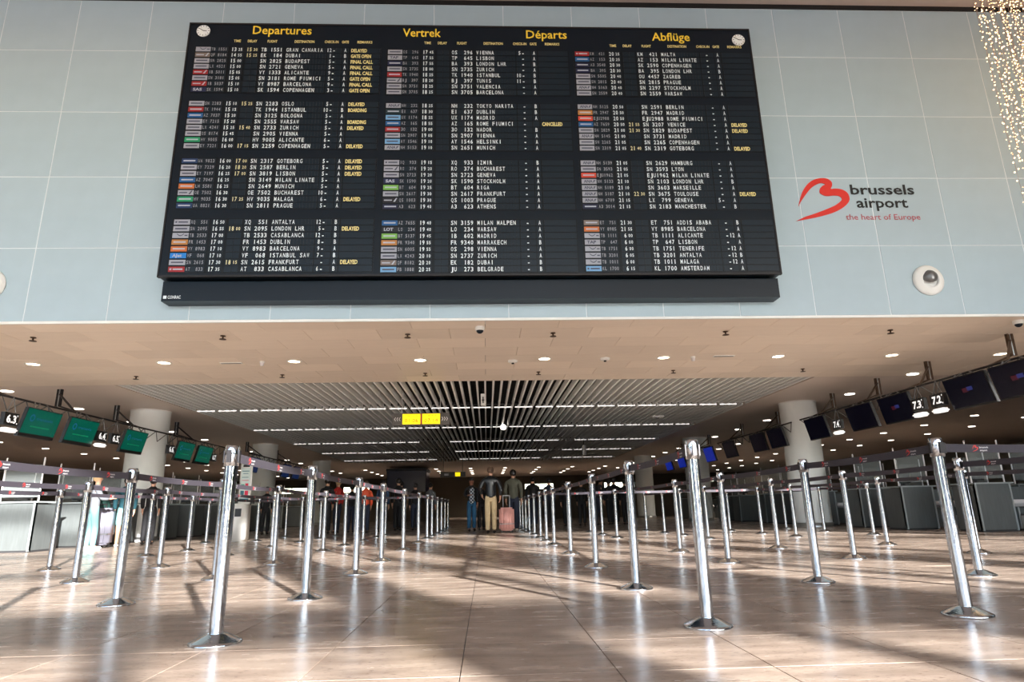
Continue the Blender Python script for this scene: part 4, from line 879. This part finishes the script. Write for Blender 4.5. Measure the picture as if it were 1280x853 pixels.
# ================================================================ PEOPLE
def skin(name, nodes, edges, mt, parent, root=0, sub=1):
    me = bpy.data.meshes.new(name); me.from_pydata([n[0] for n in nodes], edges, []); me.update()
    o = bpy.data.objects.new(name, me); COL.objects.link(o); o.parent = parent; me.materials.append(mt)
    o.modifiers.new('skin', 'SKIN'); 
    if not me.skin_vertices:
        bm = bmesh.new(); bm.from_mesh(me); bm.verts.layers.skin.verify(); bm.to_mesh(me); bm.free()
    sv = me.skin_vertices[0].data
    for i, n in enumerate(nodes):
        r = n[1] if isinstance(n[1], tuple) else (n[1], n[1]); sv[i].radius = r; sv[i].use_root = (i == root)
    o.modifiers['skin'].use_smooth_shade = True
    s = o.modifiers.new('sub', 'SUBSURF'); s.levels = sub; s.render_levels = sub
    return o
def person(x, y, rz, h, label, top, legs, hair, shoes='shoe', skinm='skin', arms=None, stride=0.03, stripe=None, lean=0.0, girth=1.0, face=False, open_front=None, hood=False, shorts=False, group=None):
    t = empty('person', (x, y, 0), rz); tag(t, label, 'person', group)
    H = h; P = lambda a, b, c: (a*H, b*H + lean*max(0, c-0.5)*H, c*H)
    g_ = girth
    arms = arms or {}
    nodes = []; edges = []; idx = {}
    def N(nm, p, r): idx[nm] = len(nodes); nodes.append((p, tuple(v*H for v in r) if isinstance(r, tuple) else r*H))
    def E(*c):
        for a_, b_ in zip(c, c[1:]): edges.append((idx[a_], idx[b_]))
    N('pel', P(0, 0, .53), (.066, .052)); N('wai', P(0, 0, .60), (.060, .046)); N('che', P(0, 0, .72), (.074, .05)); N('sho', P(0, 0, .785), (.058, .04)); N('nec', P(0, 0, .845), .032); N('jaw', P(0, .004, .88), .034); N('hea', P(0, .0, .925), (.041, .048)); N('top', P(0, -.004, .955), (.036, .042))
    E('pel', 'wai', 'che', 'sho', 'nec', 'jaw', 'hea', 'top')
    N('nos', P(0, .055, .915), .008); E('hea', 'nos')
    for s, k in ((-1, 'l'), (1, 'r')):
        N('ear'+k, P(s*.048, -.004, .92), .008); E('hea', 'ear'+k)
        st = stride*s
        hp = P(s*.045, 0, .50); kn = P(s*.05, st*.6+.012, .275); an = P(s*.05, st-.01*abs(st)*10, .045)
        N('hip'+k, hp, .043); N('kne'+k, kn, .034); N('ank'+k, an, .024); N('toe'+k, (an[0]+s*.01*H, an[1]+.075*H, .018*H), (.022, .014)); E('pel', 'hip'+k, 'kne'+k, 'ank'+k, 'toe'+k)
        A = arms.get(k, ((.115, -.01, .645), (.112, .03, .50)))
        sh = P(s*.098*g_, 0, .778); el = P(s*A[0][0]*g_, A[0][1], A[0][2]); wr_ = P(s*A[1][0]*g_, A[1][1], A[1][2])
        d = (Vector(wr_)-Vector(el)).normalized()
        N('shl'+k, sh, .034); N('elb'+k, el, .025); N('wri'+k, wr_, .016); pm_ = Vector(wr_)+d*.035*H; N('pal'+k, tuple(pm_), (.02, .012)); E('sho', 'shl'+k, 'elb'+k, 'wri'+k, 'pal'+k)
        side = Vector((0, 1, 0)) if abs(d.z) > 0.5 else Vector((1, 0, 0))
        for fi in range(4):
            b0 = pm_ + d*.012*H + side*((fi-1.5)*.0105*H); ln = (.040, .046, .043, .034)[fi]*H
            N('f%d%s' % (fi, k), tuple(b0), .0062); N('g%d%s' % (fi, k), tuple(b0 + d*ln*.55 + Vector((-s*.004*H, 0, 0))), .0056); N('h%d%s' % (fi, k), tuple(b0 + d*ln + Vector((-s*.014*H, 0, 0))), .0045)
            E('pal'+k, 'f%d%s' % (fi, k), 'g%d%s' % (fi, k), 'h%d%s' % (fi, k))
        N('tb'+k, tuple(Vector(wr_)+d*.02*H + side*.024*H), .0065); N('tc'+k, tuple(Vector(wr_)+d*.045*H + side*.034*H), .0052); E('wri'+k, 'tb'+k, 'tc'+k)
    skin('body', nodes, edges, M[skinm], t, 0, 1)
    # trousers
    n2 = []; e2 = []
    src = lambda nm: nodes[idx[nm]][0]
    ext = .012*H
    def rr_(nm, k=1.0):
        r = nodes[idx[nm]][1]; return (r[0]*k+ext, r[1]*k+ext) if isinstance(r, tuple) else r*k+ext
    n2 = [(src('pel'), (.072*H*g_, .06*H*g_)), (P(0, 0, .585), (.068*H*g_, .056*H*g_))]; e2 = [(0, 1)]
    for k in 'lr':
        b0 = len(n2); kn = Vector(src('kne'+k)); an = Vector(src('ank'+k))
        n2 += [(src('hip'+k), rr_('hip'+k)), (tuple(kn), rr_('kne'+k, 1.02))]
        e2 += [(0, b0), (b0, b0+1)]
        if not shorts: n2 += [(tuple(an + Vector((0, 0, .03*H))), .038*H), (tuple(an+Vector((0, 0, -.005*H))), .037*H)]; e2 += [(b0+1, b0+2), (b0+2, b0+3)]
    skin('trousers', n2, e2, M[legs], t, 0, 1)
    # jacket
    n3 = [(P(0, 0, .515), (.080*H*g_, .066*H*g_)), (P(0, 0, .60), (.078*H*g_, .062*H*g_)), (src('che'), (.090*H*g_, .066*H*g_)), (P(0, 0, .785), (.062*H*g_, .048*H*g_)), (P(0, 0, .858), .037*H)]
    e3 = [(0, 1), (1, 2), (2, 3), (3, 4)]
    for k in 'lr':
        b0 = len(n3); el = Vector(src('elb'+k)); w_ = Vector(src('wri'+k))
        n3 += [(src('shl'+k), .038*H*g_), (tuple(el), .036*H), (tuple(el.lerp(w_, .9)), .026*H)]; e3 += [(3, b0), (b0, b0+1), (b0+1, b0+2)]
    skin('jacket', n3, e3, M[top], t, 1, 1)
    for k in 'lr':
        an = src('ank'+k); m = MB(); m.rbox(an[0]-.026*H, an[0]+.026*H, an[1]-.035*H, an[1]+.105*H, 0.0, .045*H, .014*H); m.build('shoe', M[shoes], t)
    # hair : cap over the back, sides and top
    m = MB(); c0 = Vector(P(0, -.006, .935)); vs = []; fs = []; n = 14; rings = 8
    for i in range(rings+1):
        th = i/rings*(2.5 if not hood else 2.7)
        for j in range(n):
            ph = 2*PI*j/n; fy = math.cos(ph)
            tt = th*(0.62 if fy > 0.45 else (0.85 if fy > 0 else 1.0))
            vs.append((c0.x + .054*H*math.sin(tt)*math.sin(ph), c0.y + .060*H*math.sin(tt)*fy, c0.z + .058*H*math.cos(tt)))
    for i in range(rings):
        for j in range(n): fs.append((i*n+j, (i+1)*n+j, (i+1)*n+(j+1) % n, i*n+(j+1) % n))
    m.add(vs, fs, True); m.build('hair', M[hair], t)
    if face:
        for s in (-1, 1):
            m = MB(); e0 = P(s*.019, .047, .93); m.lathe([(0.0, -.006*H), (.006*H, 0), (0.0, .006*H)], 8, e0[0], e0[1], e0[2]); m.build('eye', M['blackcloth'], t)
        m = MB(); e0 = P(0, .043, .893); m.box(-.015*H, .015*H, e0[1], e0[1]+.008*H, e0[2]-.003*H, e0[2]+.003*H); m.build('mouth', M['maroon'], t)
    if stripe:
        m = MB(); m.lathe([(1, -.018*H), (1, .018*H)], 20, 0, 0, .70*H); 
        m.v = [(v[0]*.122*H*g_, v[1]*.096*H*g_, v[2]) for v in m.v]; m.build('jacket_stripe', M[stripe], t)
    if open_front:
        m = MB(); m.rbox(-.045*H, .045*H, .03*H, .094*H, .50*H, .80*H, .02*H); m.build('shirt', M[open_front], t)
    return t
person(0.12, 19.5, 0.02, 1.94, 'man in black leather jacket and beige trousers seen from behind in the central aisle', 'leather', 'beigecloth', 'hairgrey', girth=1.12, stride=0.045, arms={'r': ((.14, -.03, .65), (.13, .0, .53)), 'l': ((.15, -.02, .66), (.12, .06, .56))})
person(0.84, 20.6, -0.15, 1.9, 'man in olive grey sweater and navy trousers walking beside the leather jacket man', 'olive', 'navycloth', 'hairdark', 'whiteshoe', girth=1.15, stride=-0.04)
person(-0.5, 21.7, PI+0.1, 1.72, 'person facing the camera in checked shirt, dark open jacket and blue jeans', 'blackcloth', 'jeans', 'hairdark', skinm='skin2', face=True, open_front='check', arms={'r': ((.13, .0, .65), (.06, .09, .66))})
person(-0.18, 22.6, 0.1, 1.6, 'dark clothed person half hidden behind the checked shirt person', 'blackcloth', 'blackcloth', 'hairdark')
person(-3.35, 25.8, 0.05, 1.84, 'person in tan jacket with brown stripe waiting with their back turned', 'tan', 'blackcloth', 'hairdark', stripe='maroon', girth=1.12)
person(-4.0, 21.9, 0.4, 1.68, 'person in an orange top standing behind the left posts', 'orange', 'navycloth', 'hairgrey')
person(-3.6, 22.9, -0.3, 1.75, 'person in blue jacket standing right of the orange top person', 'bluecloth', 'blackcloth', 'hairdark')
person(-3.2, 23.9, 0.2, 1.86, 'tall dark clothed person behind the fourth chrome post', 'blackcloth', 'blackcloth', 'hairdark')
person(-2.6, 24.0, 0.3, 1.68, 'dark clothed person right of the tan jacket person', 'blackcloth', 'navycloth', 'hairdark')
person(-2.1, 24.6, -0.5, 1.7, 'person in pale grey top left of the central aisle', 'greycloth', 'blackcloth', 'hairdark')
person(-5.35, 22.2, 0.2, 1.82, 'dark haired person in black left of the red jacket person', 'blackcloth', 'blackcloth', 'hairdark')
person(-5.15, 22.9, 0.9, 1.8, 'blond person in red jacket in the left queue', 'red', 'navycloth', 'hairblond')
person(-4.7, 23.1, 0.0, 1.62, 'short dark clothed person right of the red jacket person', 'blackcloth', 'navycloth', 'hairdark')
person(-7.6, 23.0, 0.0, 1.6, 'dark haired person beyond the information totem', 'blackcloth', 'blackcloth', 'hairdark')
person(1.75, 24.9, -0.2, 1.88, 'dark clothed person leaning right of the aisle under the bright window', 'blackcloth', 'navycloth', 'hairdark', girth=1.1, lean=0.05)
person(2.35, 24.6, 0.2, 1.8, 'person in dark grey coat second right of the aisle', 'navycloth', 'blackcloth', 'hairdark')
person(3.05, 25.2, 0.3, 1.7, 'dark clothed person bending in the right queue', 'blackcloth', 'blackcloth', 'hairdark', lean=0.25)
person(3.7, 25.5, -0.3, 1.72, 'dark clothed person behind the third right post', 'blackcloth', 'blackcloth', 'hairdark')
person(4.35, 25.6, -0.9, 1.82, 'person in dark coat leaning forward in the right queue', 'blackcloth', 'navycloth', 'hairdark', lean=0.3)
person(4.85, 25.8, 0.4, 1.76, 'dark clothed person in a group of three in the right queue, leftmost', 'blackcloth', 'blackcloth', 'hairdark')
person(5.15, 26.3, -0.2, 1.84, 'dark clothed person in a group of three in the right queue, tallest', 'blackcloth', 'blackcloth', 'hairdark')
person(5.5, 25.9, 0.1, 1.75, 'dark clothed person in a group of three in the right queue, rightmost', 'blackcloth', 'blackcloth', 'hairdark')
person(-8.55, 14.7, -0.9, 1.62, 'blond person in pale grey sweater and pale trousers at the left desks', 'greycloth', 'cyancloth', 'hairblond', 'whiteshoe', arms={'r': ((.12, .05, .66), (.07, .16, .66))})
person(-8.55, 15.9, 0.5, 1.62, 'person in dark teal top and pale cyan shorts beside the lilac suitcase', 'teal', 'cyancloth', 'hairdark', 'whiteshoe', shorts=True, girth=1.1)
person(-8.45, 16.9, 0.3, 1.66, 'person in dark hooded coat right of the teal top person', 'blackcloth', 'blackcloth', 'hairdark', hood=True)
person(-9.12, 15.98, 0.9, 1.3, 'person in dark green trousers behind the lilac suitcase', 'greencloth', 'greencloth', 'hairdark')

def suitcase(x, y, rz, w, h, d, mt, lab, handle):
    t = empty('suitcase', (x, y, 0), rz); tag(t, lab, 'suitcase')
    q = MB(); q.rbox(-w/2, w/2, -d/2, d/2, 0.06, 0.06+h, 0.05)
    for i in range(5): xx = -w/2+0.07 + i*(w-0.14)/4; q.rbox(xx-0.012, xx+0.012, -d/2-0.006, d/2+0.006, 0.12, h-0.02, 0.004)
    q.build('shell', M[mt], t)
    q = MB(); q.box(-w/2-0.002, w/2+0.002, -d/2-0.009, d/2+0.009, 0.06+h*0.28, 0.06+h*0.31); q.build('zip_band', M['metal'], t)
    for sx in (-1, 1):
        for sy in (-1, 1):
            q = MB(); q.tube((sx*(w/2-0.06)-0.015, sy*(d/2-0.05), 0.03), (sx*(w/2-0.06)+0.015, sy*(d/2-0.05), 0.03), 0.03, 12); q.box(sx*(w/2-0.06)-0.02, sx*(w/2-0.06)+0.02, sy*(d/2-0.05)-0.015, sy*(d/2-0.05)+0.015, 0.03, 0.07); q.build('wheel', M['shoe'], t)
    q = MB(); hx = w*0.22; q.tube((-hx, 0, 0.06+h), (-hx, 0, 0.06+h+handle), 0.009, 6); q.tube((hx, 0, 0.06+h), (hx, 0, 0.06+h+handle), 0.009, 6); q.tube((-hx-0.01, 0, 0.06+h+handle), (hx+0.01, 0, 0.06+h+handle), 0.014, 8); q.build('handle', M['dark'] if handle < 0.2 else M['steel'], t)
suitcase(0.58, 19.5, 0.05, 0.44, 0.66, 0.28, 'pink', 'pink hard shell suitcase rolling between the two walking men', 0.34)
suitcase(-8.95, 15.6, 0.1, 0.62, 0.82, 0.32, 'lilac', 'large lilac grey suitcase standing by the left check-in desks', 0.08)
